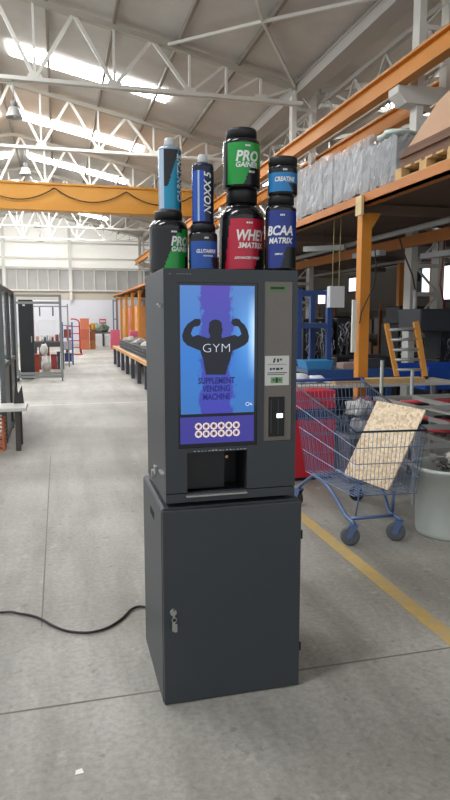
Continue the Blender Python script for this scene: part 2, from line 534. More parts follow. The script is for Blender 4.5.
# purlins and roof bracing
pur0 = None
pn = 0
for k in range(7):
    x = -2.46 + 0.0 + 1.22 * k
    if x > 4.9: break
    z = (ZE + SL * (XE - x) if x > XR else ZE + SL * (x + 7.4)) - 0.075
    lab = ['thin roof purlin left of the ridge', 'thin roof purlin at the ridge, above the row of hanging lamps', 'first thin roof purlin right of the hanging lamps',
           'second thin roof purlin right of the hanging lamps', 'third thin roof purlin right of the hanging lamps', 'thin roof purlin next to the last one before the eave',
           'thin roof purlin closest to the right-hand eave'][k]
    if pur0 is None:
        pur0 = single('purlin', lab, 'purlin', MB().box(-0.03, 0.03, 4, 39.4, -0.05, 0.05), M('purlin_paint', (140, 134, 124), 0.6), (0, 0, 0), 'roof purlins')
        pur0.location = (x, 0, z)
    else:
        p = pur0.copy(); COL.objects.link(p); p.location = (x, 0, z); p['label'] = lab
zr = lambda x: ZE + SL * (XE - x) - 0.16
br = [((2.07, 13.1), (3.5, 10.9)), ((3.5, 10.9), (4.7, 9.2)), ((3.5, 10.9), (4.86, 12.9)), ((3.5, 10.9), (2.07, 8.1))]
for i, (a, b) in enumerate(br):
    lab = ['white roof brace running left from the brace crossing at the top right', 'white roof brace running right towards the top edge from the brace crossing',
           'white roof brace running down to the head of the first column', 'white roof brace leaving the top of the picture from the brace crossing'][i]
    m2 = MB().bar((a[0], a[1], zr(a[0])), (b[0], b[1], zr(b[0])), 0.05, 0.05)
    single('roof_brace', lab, 'roof brace', m2, w, (a[0], a[1], zr(a[0])), 'roof braces')

# ================================================================== COLUMNS, LONG GIRDER, CRANE
c0 = thing('steel_column', 'white laced steel column at the upper right with the bracket carrying the orange beam', 'column', (0, 8.32, 0), 0, 'white laced steel columns')
part('column_flange', MB().box(4.88, 4.98, -0.09, 0.09, 0, 6.3), w, c0)
part('column_flange', MB().box(5.32, 5.42, -0.09, 0.09, 0, 6.3), w, c0)
mb = MB()
for i in range(15):
    z = 0.3 + 0.4 * i; a, b = (4.95, 5.35) if i % 2 else (5.35, 4.95)
    mb.bar((a, -.07, z), (b, -.07, z + 0.4), 0.04, 0.02)
    mb.box(4.98, 5.32, -0.085, -0.055, z - 0.03, z + 0.03)
part('lacing', mb, w, c0)
mb = MB().prism([(4.56, 4.60), (4.70, 4.47), (5.48, 4.47), (5.62, 4.60), (5.62, 4.70), (4.56, 4.70)], 'y', -0.14, 0.14)
part('bracket', mb, w, c0, bevel=0.01)
for k, lab in enumerate(['white laced steel column directly above the stacked jars', 'white laced steel column behind the jars, second down the nave', 'white laced steel column third down the nave, mostly hidden by the machine',
                         'white laced steel column fourth down the nave behind the orange crane beam', 'white laced steel column fifth down the nave', 'white laced steel column nearest the end wall']):
    dup(c0, (0, 13.22 + 4.9 * k, 0), label=lab)
# longitudinal lattice girder and gutter along the eave
g = thing('lattice_girder', 'grey lattice girder running along the eave above the orange crane rail', 'girder', (5.55, 4, 5.2))
gm = M('girder_grey', (176, 174, 166), 0.6, 0, 0.08, 3)
part('top_chord', MB().box(5.5, 5.6, 3, 39.4, 6.02, 6.10), gm, g, True)
part('bottom_chord', MB().box(5.5, 5.6, 3, 39.4, 5.20, 5.28), gm, g, True)
for i in range(60):
    y = 3.2 + i * 0.6
    z0, z1 = (5.28, 6.02) if i % 2 else (6.02, 5.28)
    part('lattice_strut', MB().bar((5.55, y, z0), (5.55, y + 0.6, z1), 0.045, 0.045), gm, g, True)
mb = MB().prism([(4.82, 6.30), (4.90, 6.13), (5.25, 6.13), (5.33, 6.30), (5.29, 6.33), (5.23, 6.17), (4.92, 6.17), (4.86, 6.33)], 'y', 3, 39.4)
single('roof_gutter', 'grey sheet-metal valley gutter along the eave, upper right', 'gutter', mb, M('gutter_grey', (176, 174, 168), 0.6, 0, 0.05, 2), (5.08, 3, 6.13))
# crane rails
og = ORANGE()
def ibeam_y(mb, x, y0, y1, z0, z1, wf=0.16, tf=0.025, tw=0.03):
    mb.box(x - wf / 2, x + wf / 2, y0, y1, z0, z0 + tf).box(x - wf / 2, x + wf / 2, y0, y1, z1 - tf, z1).box(x - tw / 2, x + tw / 2, y0, y1, z0 + tf, z1 - tf)
for x, lab in ((4.62, 'long orange crane rail beam in front of the column line'), (5.53, 'long orange crane rail beam behind the column line')):
    r = thing('crane_rail_beam', lab, 'crane rail', (x, 3.0, 4.70), 0, 'orange crane rail beams')
    mb = MB(); ibeam_y(mb, x, 3, 39, 4.702, 4.98)
    part('beam', mb, og, r, True)
    part('rail', MB().box(x - 0.03, x + 0.03, 3, 39, 4.98, 5.03), M('rail_steel', (178, 160, 140), 0.4, 0.5), r, True)
# crane bridge
r = thing('crane_bridge', 'orange overhead crane bridge spanning the nave with cable swags on its side', 'crane', (-1.5, 20.2, 4.78))
mb = MB(); mb.box(-7.2, 4.5, 20.0, 20.3, 4.76, 5.46).box(-7.2, 4.5, 19.94, 20.36, 5.44, 5.50).box(-7.2, 4.5, 19.94, 20.36, 4.71, 4.77)
part('bridge_girder', mb, M('crane_orange', (222, 158, 62), 0.5, 0, 0.06, 1.2), r, True)
mb = MB(); mb.box(4.50, 4.74, 19.3, 21.1, 5.035, 5.32)
part('end_carriage', mb, og, r, True)
for k in range(-3, 3):
    xa = 0.02 + 2.1 * k; pts = [(xa + 2.1 * t / 14, 19.93 - 0.02, 5.34 - 0.36 * (1 - (2 * t / 14 - 1) ** 2)) for t in range(15)]
    part('festoon_cable', MB().path(pts, 0.018, 5), M('cable_black', (40, 38, 36), 0.6), r, True)
# lamps
lm = thing('high_bay_lamp', 'p', 'lamp', (0, 0, 0), 0, 'bell-shaped high bay lamps')
part('lamp_shade', MB().lathe([(0.05, 0.20), (0.09, 0.18), (0.11, 0.12), (0.15, 0.03), (0.16, 0.0), (0.15, 0.0), (0.13, 0.04), (0.09, 0.12), (0.04, 0.17)], (0, 0, 0), 20), M('lamp_shade_grey', (196, 196, 190), 0.35, 0.2), lm)
part('ballast_box', MB().lathe([(0, 0.19), (0.055, 0.19), (0.055, 0.30), (0, 0.30)], (0, 0, 0), 16), M('lamp_body', (150, 150, 146), 0.5), lm)
part('hanging_rod', MB().tube((0, 0, 0.3), (0, 0, 0.68), 0.012, 6), GREYST(), lm)
part('bulb', MB().blob((0, 0, 0.08), (0.04, 0.04, 0.07), 1, 0.0, 2), M('bulb_glass', (230, 230, 225), 0.2), lm)
spots = [(-0.55, 8.0, 'high bay lamp cut by the upper left edge of the picture'), (-0.66, 12.9, 'high bay lamp hanging in front of the second bright roof panel'),
         (-0.69, 17.8, 'high bay lamp hanging in front of the third bright roof panel'), (-0.7, 27.6, 'high bay lamp seen under the crane bridge, left one'),
         (1.9, 27.6, 'high bay lamp seen under the crane bridge, right one'), (-0.7, 32.5, 'small far high bay lamp under the crane bridge')]
for i, (x, y, lab) in enumerate(spots):
    o = lm if i == 0 else dup(lm, (0, 0, 0))
    o.location = (x, y - 0.02, 5.22); o['label'] = lab

# ================================================================== MEZZANINE
mz = thing('mezzanine_deck', 'orange-edged steel mezzanine deck loaded with pallets along the right side', 'mezzanine', (3.3, 1.0, 2.77))
part('edge_beam', MB().box(3.22, 3.26, 1.0, 38.8, 2.77, 2.885).box(3.26, 3.34, 1.0, 38.8, 2.80, 2.82).box(3.22, 3.34, 1.0, 38.8, 2.77, 2.795), M('edge_orange', (192, 118, 48), 0.5, 0, 0.15, 3), mz, True)
mb = MB().box(3.26, 4.86, 1.0, 38.8, 2.82, 2.885).box(5.44, 7.95, 1.0, 38.8, 2.82, 2.885)
ys = [1.0] + [v for k in range(7) for v in (8.32 + 4.9 * k - 0.18, 8.32 + 4.9 * k + 0.18)] + [38.8]
for k in range(0, len(ys), 2): mb.box(4.86, 5.44, ys[k], ys[k + 1], 2.82, 2.885)
part('deck_boards', mb, M('deck_boards_brown', (96, 76, 62), 0.8, 0, 0.3, 2), mz, True)
for i in range(14):
    y = 1.3 + 2.65 * i + 0.0
    part('joist', MB().box(3.26, 7.9, y - 0.04, y + 0.04, 2.70, 2.80), M('joist_brown', (112, 92, 80), 0.7), mz, True)
part('secondary_beam', MB().box(4.78, 4.86, 1.0, 38.8, 2.55, 2.695), M('edge_orange', (192, 118, 48)), mz, True)
for y, x, lab in [(6.56, 3.3, 'thick orange steel post standing behind the shopping cart')] + \
        [(26.7, 3.3, 'orange post closest to the machine in the far left row'), (29.35, 3.3, 'second orange post of the far row left of the machine'), (32.0, 3.3, 'third orange post of the far row left of the machine'), (34.65, 3.3, 'fourth orange post of the far row'), (37.3, 3.3, 'farthest orange post near the end wall')] + \
        [(9.2, 5.9, 'orange post in the shade at the right edge of the picture'), (11.85, 6.8, 'orange post in the shade behind the yellow ladder')]:
    pt = thing('orange_post', lab, 'post', (x, y, 0), 0, 'orange mezzanine posts')
    part('shaft', MB().box(-.058, .058, -.058, .058, 0.012, 2.69), og, pt)
    part('base_plate', MB().box(-.13, .13, -.13, .13, 0, 0.012), og, pt)
    if x < 3.5:
        part('corner_bracket', MB().prism([(0.02, 2.70), (0.17, 2.70), (0.058, 2.52), (0.02, 2.52)], 'y', -0.05, 0.05), og, pt)
        if y < 7: part('load_plate', MB().box(-0.125, -0.095, -0.16, -0.02, 2.66, 2.86), M('cream_paint', (214, 190, 140), 0.6), pt, label='cream perforated end plate')
for (xx, z, r_, lab, yb) in ((4.15, 2.62, 0.035, 'pale pipe under the mezzanine nearest the front edge', 30), (6.3, 2.62, 0.03, 'thin pale pipe farther back under the mezzanine', 30)):
    single('ceiling_pipe', lab, 'pipe', MB().tube((xx, 2, z), (xx, yb, z), r_, 8), M('pipe_grey', (160, 158, 154), 0.5), (xx, 2, z), 'pipes under the mezzanine')
# unlit strip fixtures
for i, (x, y, z, rz, lab) in enumerate([(3.75, 8.7, 2.52, 0.9, 'small grey strip light under the deck left of the thick orange post'),
                                        (4.3, 8.4, 2.42, 0.2, 'grey strip light just left of the thick orange post'),
                                        (4.5, 5.7, 2.52, 0.3, 'grey strip light high at the right edge under the deck'),
                                        (4.9, 7.6, 2.36, 0.1, 'grey strip light right of the thick orange post')]):
    t = thing('strip_light', lab, 'lamp', (x, y, z), rz, 'unlit strip lights under the deck')
    part('housing', MB().box(-.06, .06, -.3, .3, 0, 0.07), M('fixture_white', (190, 192, 190), 0.5), t)
    part('hanging_wire', MB().tube((0, 0, 0.07), (0, 0, 2.82 - z), 0.005, 5), DARKST(), t)
# hanging white panel box
t = thing('hanging_sign_box', 'white box hanging on two wires left of the orange post', 'box', (3.4, 7.5, 1.69))
part('panel', MB().box(-0.10, 0.10, -0.05, 0.05, 0, 0.265), M('panel_white', (214, 218, 222), 0.5, 0, 0.04), t, bevel=0.006)
for sx in (-0.05, 0.04):
    part('hanging_wire', MB().tube((sx, 0, 0.265), (sx + 0.01, 0, 1.13), 0.006, 5), M('wire_yellow', (150, 140, 90), 0.6), t)
single('cable_duct', 'white vertical strip beside the thick orange post', 'cable duct', MB().box(3.155, 3.205, 6.50, 6.53, 1.18, 1.76), M('duct_white', (226, 224, 214), 0.6), (3.18, 6.5, 1.18))
# dangling cables and festoon near ladder
cb = M('thin_cable', (96, 70, 60), 0.6)
for i, (pts, mt, lab) in enumerate([
    ([(4.5, 8, 2.78), (4.62, 8, 2.45), (4.78, 8.02, 2.15), (4.82, 8, 1.95)], cb, 'thin dark cable hanging under the deck above the ladder'),
    ([(4.82, 8.0, 1.94), (4.83, 8.0, 1.60)], M('hose_white', (205, 205, 205), 0.5), 'short white tube hanging under the deck above the ladder'),
    ([(5.0, 7.6, 2.78), (4.98, 7.6, 2.4), (4.95, 7.6, 2.0), (5.02, 7.6, 1.75)], M('hose_red', (150, 60, 50), 0.5), 'thin red cable hanging under the deck near the right edge')]):
    single('hanging_cable', lab, 'cable', MB().path(pts, 0.012 if i != 1 else 0.03, 6), mt, pts[-1], 'cables hanging under the deck')
# cable on the thick post
pts = [(3.375, 6.45, 2.3), (3.40, 6.45, 2.1), (3.37, 6.44, 1.9), (3.30, 6.46, 1.75), (3.24, 6.46, 1.62), (3.22, 6.46, 1.5)]
single('post_cable', 'thin dark cable tied around the thick orange post', 'cable', MB().path(pts, 0.007, 6), M('cable_black', (40, 38, 36)), pts[-1])

# ================================================================== THE MACHINE
MC = BLACKM()
BLK = M('matt_black', (22, 23, 25), 0.6)
SILV = M('bare_metal', (190, 190, 188), 0.3, 0.8, 0.15, 40)
MY = 2.39
# base cabinet
bc = thing('base_cabinet', 'charcoal steel base cabinet with a keyed door under the vending machine', 'cabinet', (0.655, 2.66, 0))
mb = MB()
mb.box(0.366, 0.380, 2.40, 2.94, 0.0, 0.80).box(0.935, 0.949, 2.40, 2.94, 0.0, 0.80)
mb.box(0.380, 0.935, 2.926, 2.94, 0.0, 0.80).box(0.380, 0.935, 2.41, 2.926, 0.02, 0.035)
mb.prism([(0.366, 0.80), (0.949, 0.80), (0.949, 0.810), (0.938, 0.821), (0.377, 0.821), (0.366, 0.810)], 'y', 2.395, 2.94)
part('body', mb, MC, bc, True, bevel=0.002)
dr = part('door', MB().box(0.368, 0.947, 2.378, 2.396, 0.003, 0.812), MC, bc, True, bevel=0.004)
lk = MB()
for i in range(20): pass
lk.tube((0.406, 2.381, 0.398), (0.406, 2.366, 0.398), 0.013, 16)
part('lock', lk, SILV, dr, True)
ky = MB(); ky.box(0.403, 0.409, 2.352, 2.366, 0.382, 0.412); ky.ring(0.407, 0.373, 0.011, 0.008, 2.355, 2.358, 12)
ky.box(0.399, 0.411, 2.357, 2.361, 0.325, 0.364).box(0.408, 0.420, 2.362, 2.365, 0.318, 0.352)
part('key', ky, SILV, dr, True, label='bright keys hanging from the lock')
for z in (0.667, 0.173):
    part('hinge', MB().tube((0.952, 2.388, z - .018), (0.952, 2.388, z + .018), 0.005, 10), BLK, bc, True)
part('handle_cutout', MB().box(0.3648, 0.3662, 2.59, 2.70, 0.715, 0.745), M('void_black', (8, 8, 9), 0.9), bc, True)  # flat black plate standing in for the dark inside of a handle cutout

# vending machine on top
vm = thing('vending_machine', 'charcoal supplement vending machine with a lit blue gym advert screen', 'vending machine', (0.655, 2.64, 0.822))
X0, X1, Z0, Z1 = 0.385, 0.920, 0.838, 1.745
mb = MB()
mb.box(X0, X0 + .012, 2.42, 2.90, Z0, Z1).box(X1 - .012, X1, 2.42, 2.90, Z0, Z1).box(X0 + .012, X1 - .012, 2.888, 2.90, Z0, Z1)
mb.box(X0 + .012, X1 - .012, 2.42, 2.888, Z1 - .012, Z1).box(X0 + .012, X1 - .012, 2.42, 2.888, Z0, Z0 + .012)
part('housing', mb, MC, vm, True, bevel=0.002)
for (x, y) in ((.42, 2.47), (.885, 2.47), (.42, 2.86), (.885, 2.86)):
    part('foot', MB().lathe([(0, 0), (.018, 0), (.018, .0165), (0, .0165)], (x, y, 0.8215), 16), BLK, vm, True)
# front door with openings for screen, payment panel and hatch
def plate(mb, y0, y1, xs, zs, solid):
    for i in range(len(xs) - 1):
        for j in range(len(zs) - 1):
            if solid(i, j): mb.box(xs[i], xs[i + 1], y0, y1, zs[j], zs[j + 1])
xs = [X0, 0.437, 0.470, 0.7, 0.715, 0.756, 0.784, 0.901, X1]
zs = [0.878, 0.8781, 1.037, 1.055, 1.068, 1.694, 1.703, Z1]
def solid(i, j):
    xm = (xs[i] + xs[i + 1]) / 2; zm = (zs[j] + zs[j + 1]) / 2
    if 0.437 < xm < 0.756 and 1.055 < zm < 1.694: return False
    if 0.784 < xm < 0.901 and 1.068 < zm < 1.703: return False
    if 0.470 < xm < 0.715 and zm < 1.037: return False
    return True
mb = MB(); plate(mb, 2.39, 2.42, xs, zs, solid); bmesh.ops.remove_doubles(mb.bm, verts=mb.bm.verts, dist=1e-5)
dd = part('front_door', mb, MC, vm, True)
part('kick_strip', MB().box(X0, X1, 2.391, 2.42, Z0, 0.874), MC, vm, True, bevel=0.002)
# screen
sc = part('screen', MB().box(0.438, 0.755, 2.394, 2.415, 1.056, 1.693), M('screen_border_navy', (16, 18, 34), 0.2, coat=0.5), vm, True)
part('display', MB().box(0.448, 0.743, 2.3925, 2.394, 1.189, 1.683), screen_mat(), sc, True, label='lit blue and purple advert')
part('button_panel', MB().box(0.445, 0.743, 2.3925, 2.394, 1.072, 1.177), M('purple_panel', (30, 28, 80), 0.3, emit=(66, 62, 150), estr=0.62), sc, True, label='purple lit selection strip')
sil = [(0.495, 1.55), (0.505, 1.557), (0.523, 1.556), (0.529, 1.545), (0.524, 1.532), (0.514, 1.528), (0.501, 1.527), (0.495, 1.517), (0.489, 1.5), (0.497, 1.489), (0.515, 1.496), (0.537, 1.489), (0.56, 1.482), (0.566, 1.492), (0.56, 1.503), (0.558, 1.516), (0.561, 1.525), (0.561, 1.541), (0.571, 1.551), (0.586, 1.555), (0.601, 1.551), (0.611, 1.541), (0.611, 1.525), (0.615, 1.516), (0.612, 1.503), (0.609, 1.492), (0.612, 1.483), (0.635, 1.488), (0.662, 1.495), (0.677, 1.488), (0.69, 1.497), (0.684, 1.516), (0.677, 1.527), (0.659, 1.53), (0.649, 1.541), (0.652, 1.554), (0.669, 1.559), (0.684, 1.554), (0.688, 1.545), (0.702, 1.535), (0.715, 1.513), (0.721, 1.488), (0.718, 1.469), (0.704, 1.455), (0.677, 1.442), (0.654, 1.433), (0.649, 1.419), (0.646, 1.402), (0.635, 1.373), (0.626, 1.34), (0.548, 1.342), (0.541, 1.375), (0.536, 1.408), (0.53, 1.42), (0.526, 1.435), (0.504, 1.444), (0.474, 1.457), (0.458, 1.475), (0.455, 1.493), (0.463, 1.518), (0.477, 1.538)]
part('muscle_figure_picture', MB().prism(sil, 'y', 2.3915, 2.3925), M('picture_black', (20, 22, 28), 0.4, emit=(32, 36, 46), estr=0.5), sc, True, label='black silhouette of a flexing man')
wt = M('lit_white', (200, 200, 210), 0.4, emit=(190, 200, 225), estr=0.6)
mb = MB(); add_geo(mb, text_geo('GYM', 0.049, 0.0003, 0, -0.0012, 1.12), lambda x, y, z: (0.590 + x, 2.3908 + y, 1.443 + z))
part('lettering', mb, wt, sc, True, label='thin white letters GYM')
nv = M('lit_navy', (20, 20, 70), 0.4, emit=(30, 34, 108), estr=0.6)
mb = MB()
for s_, zz, wd in (('SUPPLEMENT', 1.317, 1.0), ('VENDING', 1.286, 1.0), ('MACHINE', 1.254, 1.0)):
    add_geo(mb, text_geo(s_, 0.033, 0.0003, 0, 0.0010, 0.76), lambda x, y, z: (0.590 + x, 2.3918 + y, zz + z))
part('lettering', mb, nv, sc, True, label='dark blue words SUPPLEMENT VENDING MACHINE')
mb = MB().ring(0.716, 1.222, 0.008, 0.006, 2.3915, 2.3925, 12).box(0.726, 0.736, 2.3915, 2.3925, 1.218, 1.221).box(0.726, 0.732, 2.3915, 2.3925, 1.223, 1.226)
part('small_logo', mb, wt, sc, True)
bt = M('button_cream', (224, 208, 200), 0.5, emit=(216, 196, 192), estr=0.45); bk = M('button_face', (120, 100, 110), 0.5)
for j in range(2):
    for i in range(6):
        cx = 0.517 + i * 0.0306; cz = 1.1395 - j * 0.030
        b_ = part('selection_button', MB().ring(cx, cz, 0.0152, 0.0095, 2.391, 2.3925, 8, 0), bt, sc, True)
        k = MB().box(cx - 0.0085, cx + 0.0085, 2.3921, 2.3925, cz - .0085, cz + .0085, 0)
        part('button_face', k, M('button_inside', (150, 130, 150), 0.5, emit=(150, 130, 160), estr=0.38), b_, True)
        part('button_mark', MB().box(cx - 0.0025, cx + 0.0025, 2.3915, 2.3921, cz - .006, cz + .006, 0).box(cx - 0.005 + 0.003 * j, cx + 0.005, 2.3915, 2.3921, cz - .001, cz + .0015, 0), BLK, b_, True)
# payment panel
pp = part('payment_panel', MB().box(0.785, 0.900, 2.393, 2.415, 1.069, 1.702), M('brushed_taupe', (120, 114, 108), 0.4, 0.35, 0.06, 30), vm, True, label='brushed taupe metal payment panel')
gp = part('sticker', MB().box(0.802, 0.872, 2.3918, 2.393, 1.664, 1.685), M('sticker_green', (92, 132, 72), 0.5), pp, True, label='small green sticker at the top')
part('sticker_print', MB().box(0.808, 0.866, 2.3912, 2.3918, 1.672, 1.681), M('print_dark', (44, 56, 40), 0.6), gp, True)
st = part('sticker', MB().box(0.787, 0.889, 2.3918, 2.393, 1.293, 1.411), M('sticker_white', (216, 216, 212), 0.5), pp, True, label='white instruction sticker with a green mark')
mb = MB(); ink = M('print_ink', (60, 60, 62), 0.6)
mb.prism([(0.820, 1.384), (0.828, 1.384), (0.832, 1.400), (0.826, 1.403)], 'y', 2.3912, 2.3918).box(0.838, 0.846, 2.3912, 2.3918, 1.386, 1.400).box(0.850, 0.858, 2.3912, 2.3918, 1.392, 1.400)
mb.box(0.798, 0.878, 2.3912, 2.3918, 1.376, 1.3775)
for i, (a, b) in enumerate(((0.808, 0.816), (0.819, 0.830), (0.834, 0.848), (0.852, 0.862))): mb.box(a, b, 2.3912, 2.3918, 1.354 + 0.002 * (i % 2), 1.363)
mb.box(0.798, 0.880, 2.3912, 2.3918, 1.342, 1.345).box(0.798, 0.870, 2.3912, 2.3918, 1.335, 1.3375)
part('sticker_print', mb, ink, st, True)
part('sticker_mark', MB().box(0.812, 0.862, 2.3912, 2.3918, 1.302, 1.326), M('mark_green', (120, 168, 110), 0.6), st, True, label='green block')
part('sticker_print', MB().box(0.832, 0.842, 2.3906, 2.3912, 1.304, 1.324).box(0.820, 0.828, 2.3906, 2.3912, 1.312, 1.318).box(0.846, 0.854, 2.3906, 2.3912, 1.312, 1.318), ink, st, True)
cs = part('coin_slot_unit', MB().box(0.805, 0.871, 2.389, 2.393, 1.086, 1.247), BLK, pp, True)
part('slot_groove', MB().box(0.842, 0.846, 2.3880, 2.389, 1.095, 1.238).box(0.812, 0.816, 2.3880, 2.389, 1.100, 1.235), M('slot_grey', (60, 60, 62), 0.4), cs, True)
part('lit_window', MB().box(0.838, 0.863, 2.3872, 2.389, 1.162, 1.179), M('slot_light', (255, 255, 255), 0.5, emit=(255, 255, 255), estr=1.6), cs, True, label='small lit white window')
# hatch
VO = M('hatch_black', (30, 32, 35), 0.5)
mb = MB().box(0.466, 0.470, 2.42, 2.56, 0.866, 1.037).box(0.715, 0.719, 2.42, 2.56, 0.866, 1.037).box(0.466, 0.719, 2.42, 2.56, 1.037, 1.041).box(0.466, 0.719, 2.42, 2.56, 0.862, 0.866).box(0.466, 0.719, 2.56, 2.565, 0.862, 1.041)
hb = part('dispensing_hatch', mb, VO, vm, True)
part('flap', MB().box(0.474, 0.632, 2.436, 2.442, 0.880, 1.032), M('flap_black', (26, 28, 31), 0.35), hb, True)
part('hatch_lock', MB().tube((0.640, 2.44, 1.005), (0.640, 2.428, 1.005), 0.006, 12), M('brass', (200, 150, 110), 0.3, 0.7), hb, True)
part('door_lip', MB().box(0.464, 0.712, 2.376, 2.392, 0.862, 0.869), SILV, dd, True, label='bare metal lip under the hatch')
mb = MB()
for i in range(15):
    x = 0.497 + i * 0.0145
    if random.random() < 0.85: mb.box(x, x + random.uniform(0.006, 0.012), 2.3892, 2.390, 1.0405, 1.0405 + random.uniform(0.002, 0.005))
part('label_strip', mb, M('label_white', (176, 178, 180), 0.5), dd, True, label='worn white lettering above the hatch')
mb = MB().tube((0.410, 2.3898, 1.724), (0.410, 2.388, 1.724), 0.003, 8)
for i in range(5): mb.box(0.435 + i * .012, 0.443 + i * .012, 2.3885, 2.39, 1.723, 1.726)
part('maker_badge', mb, M('badge_grey', (130, 132, 134), 0.4, 0.3), dd, True)
# side details
part('side_cutout', MB().box(0.3838, 0.3852, 2.64, 2.71, 1.67, 1.715), M('void_black'), vm, True)  # black plate painted as the shaded hollow of the side handle cutout
part('side_lock', MB().lathe([(0, 0), (.014, 0), (.014, .012), (0, .012)], (0, 0, 0), 14), SILV, vm)
lko = vm.children[-1]; lko.rotation_euler = (0, -PI / 2, 0); lko.location = (0.3855 - 0.655, 2.74 - 2.64, 1.575 - 0.822)
part('side_latch', MB().box(0.374, 0.386, 2.42, 2.50, 1.610, 1.617).box(0.374, 0.378, 2.42, 2.44, 1.60, 1.617), SILV, vm, True, label='bright metal latch at the side')
part('side_latch', MB().box(0.374, 0.386, 2.42, 2.50, 0.945, 0.952).box(0.376, 0.386, 2.62, 2.66, 0.90, 0.935).box(0.376, 0.386, 2.70, 2.73, 0.87, 0.90), SILV, vm, True, label='bright scraped metal latch at the side')
# power cable
pts = [(-1.2, 3.30), (-0.7, 3.36), (-0.349, 3.40), (-0.246, 3.36), (-0.152, 3.289), (-0.066, 3.166), (0.007, 3.094), (0.103, 3.059), (0.194, 3.088), (0.272, 3.167), (0.33, 3.26), (0.39, 3.28), (0.46, 3.20), (0.50, 3.05)]
pts = [(x, y, 0.0085) for x, y in pts] + [(0.50, 2.965, 0.06), (0.50, 2.955, 0.15)]
def smooth(pts, k=5):
    P = [Vector(p) for p in pts]; out = []
    for i in range(len(P) - 1):
        p0 = P[max(i - 1, 0)]; p1 = P[i]; p2 = P[i + 1]; p3 = P[min(i + 2, len(P) - 1)]
        for j in range(k):
            t = j / k
            q = 0.5 * ((2 * p1) + (p2 - p0) * t + (2 * p0 - 5 * p1 + 4 * p2 - p3) * t * t + (3 * p1 - p0 - 3 * p2 + p3) * t ** 3)
            q.z = max(q.z, 0.0085); out.append(q)
    out.append(P[-1]); return out
single('power_cable', 'black power cable snaking over the floor to the back of the cabinet', 'cable', MB().path(smooth(pts), 0.0065, 8), M('cable_rubber', (34, 28, 34), 0.5), (-0.3, 3.38, 0.0085))

# ================================================================== JARS AND BOTTLES
GL = M('jar_black_gloss', (20, 21, 23), 0.18, coat=0.3)
def cyl_patch(mb, R, z0, z1, a0, a1, fn=None, nu=36, nv=30, mi=0):
    """curved label wrapped on a jar, centred towards -Y; fn(u,v) picks the material of each small field"""
    V = [[mb.bm.verts.new((R * math.sin(a0 + (a1 - a0) * i / nu), -R * math.cos(a0 + (a1 - a0) * i / nu), z0 + (z1 - z0) * j / nv)) for j in range(nv + 1)] for i in range(nu + 1)]
    for i in range(nu):
        for j in range(nv):
            f = mb.bm.faces.new((V[i][j], V[i + 1][j], V[i + 1][j + 1], V[i][j + 1])); f.smooth = True
            f.material_index = fn((i + .5) / nu, (j + .5) / nv) if fn else mi
def bend(R, a, z0):
    return lambda x, y, z: ((R - y) * math.sin(a + x / R), -(R - y) * math.cos(a + x / R), z0 + z)
wh = M('print_white', (236, 236, 232), 0.4)
def jar(kind, label, cat, x, y, z, R, H, cap_r, cap_h, rz, col, lines, shoulder=0.03, logo=True, field=None, mats=None, neck=0.0, group='supplement jars on the machine'):
    t = thing(kind, label, cat, (x, y, z), rz, group)
    nr = cap_r * 0.93
    part('body', MB().lathe([(0, 0), (R - .006, 0), (R, .006), (R, H - shoulder), (R * .97, H - shoulder * .6), (nr + (R - nr) * .35, H - shoulder * .15), (nr, H), (nr, H + neck), (0, H + neck)], seg=40), GL, t)
    part('cap', MB().lathe([(0, H + neck + .0005), (cap_r, H + neck + .0005), (cap_r, H + neck + cap_h * .8), (cap_r * .96, H + neck + cap_h), (0, H + neck + cap_h)], seg=36), M('cap_black', (30, 30, 32), 0.45, 0, 0, bump=0.0), t)
    lb = MB(); lz0, lz1 = 0.012, H - shoulder - 0.006
    cyl_patch(lb, R + .0008, lz0, lz1, -1.25, 1.25, field)
    lo = part('label', lb, mats or [M(col[0], col[1], 0.3), M('label_black', (28, 30, 32), 0.3)], t)
    for (s_, size, zz, aa, wd, shr, mat_) in lines:
        m2 = MB(); add_geo(m2, text_geo(s_, size, 0.0004, shr, size * 0.032, wd), bend(R + .0016, aa, lz0 + (lz1 - lz0) * zz))
        part('lettering', m2, mat_ or wh, lo)
    if logo:
        m2 = MB()
        for k in range(3): cyl_patch(m2, R + .0014, lz0 + (lz1 - lz0) * .90, lz0 + (lz1 - lz0) * .90 + .007, -.12 + k * .10, -.045 + k * .10, None, 2, 1)
        part('logo_print', m2, wh, lo)
    return t
def cyl_diag(u, v):  # coloured centre, black outside a slanted edge
    return 0 if (u > 0.30 + 0.25 * (v - .5) and not (u > 0.62 and v < 0.42 and u < 0.75 + .2 * v)) else 1
ZT_ = 1.7455
grn = ('label_green', (34, 158, 66)); rd = ('label_red', (196, 34, 62)); bl = ('label_blue', (34, 84, 170)); nb = ('label_navy', (36, 58, 140))
# 1 left green jar
jar('supplement_jar', 'wide black PRO GAINER jar with a green label under the teal bottle', 'jar', 0.456, 2.68, ZT_, 0.080, 0.215, 0.058, 0.034, 0.10, grn,
    [('PRO', 0.052, .68, .36, .84, .2, None), ('GAINER', 0.026, .49, .36, .88, .2, None)], 0.035,
    field=lambda u, v: 0 if (u > 0.62 - 0.34 * (1 - v)) and not (u > .78 and v < .35) and not (v > .9 and u < .7) else 1)
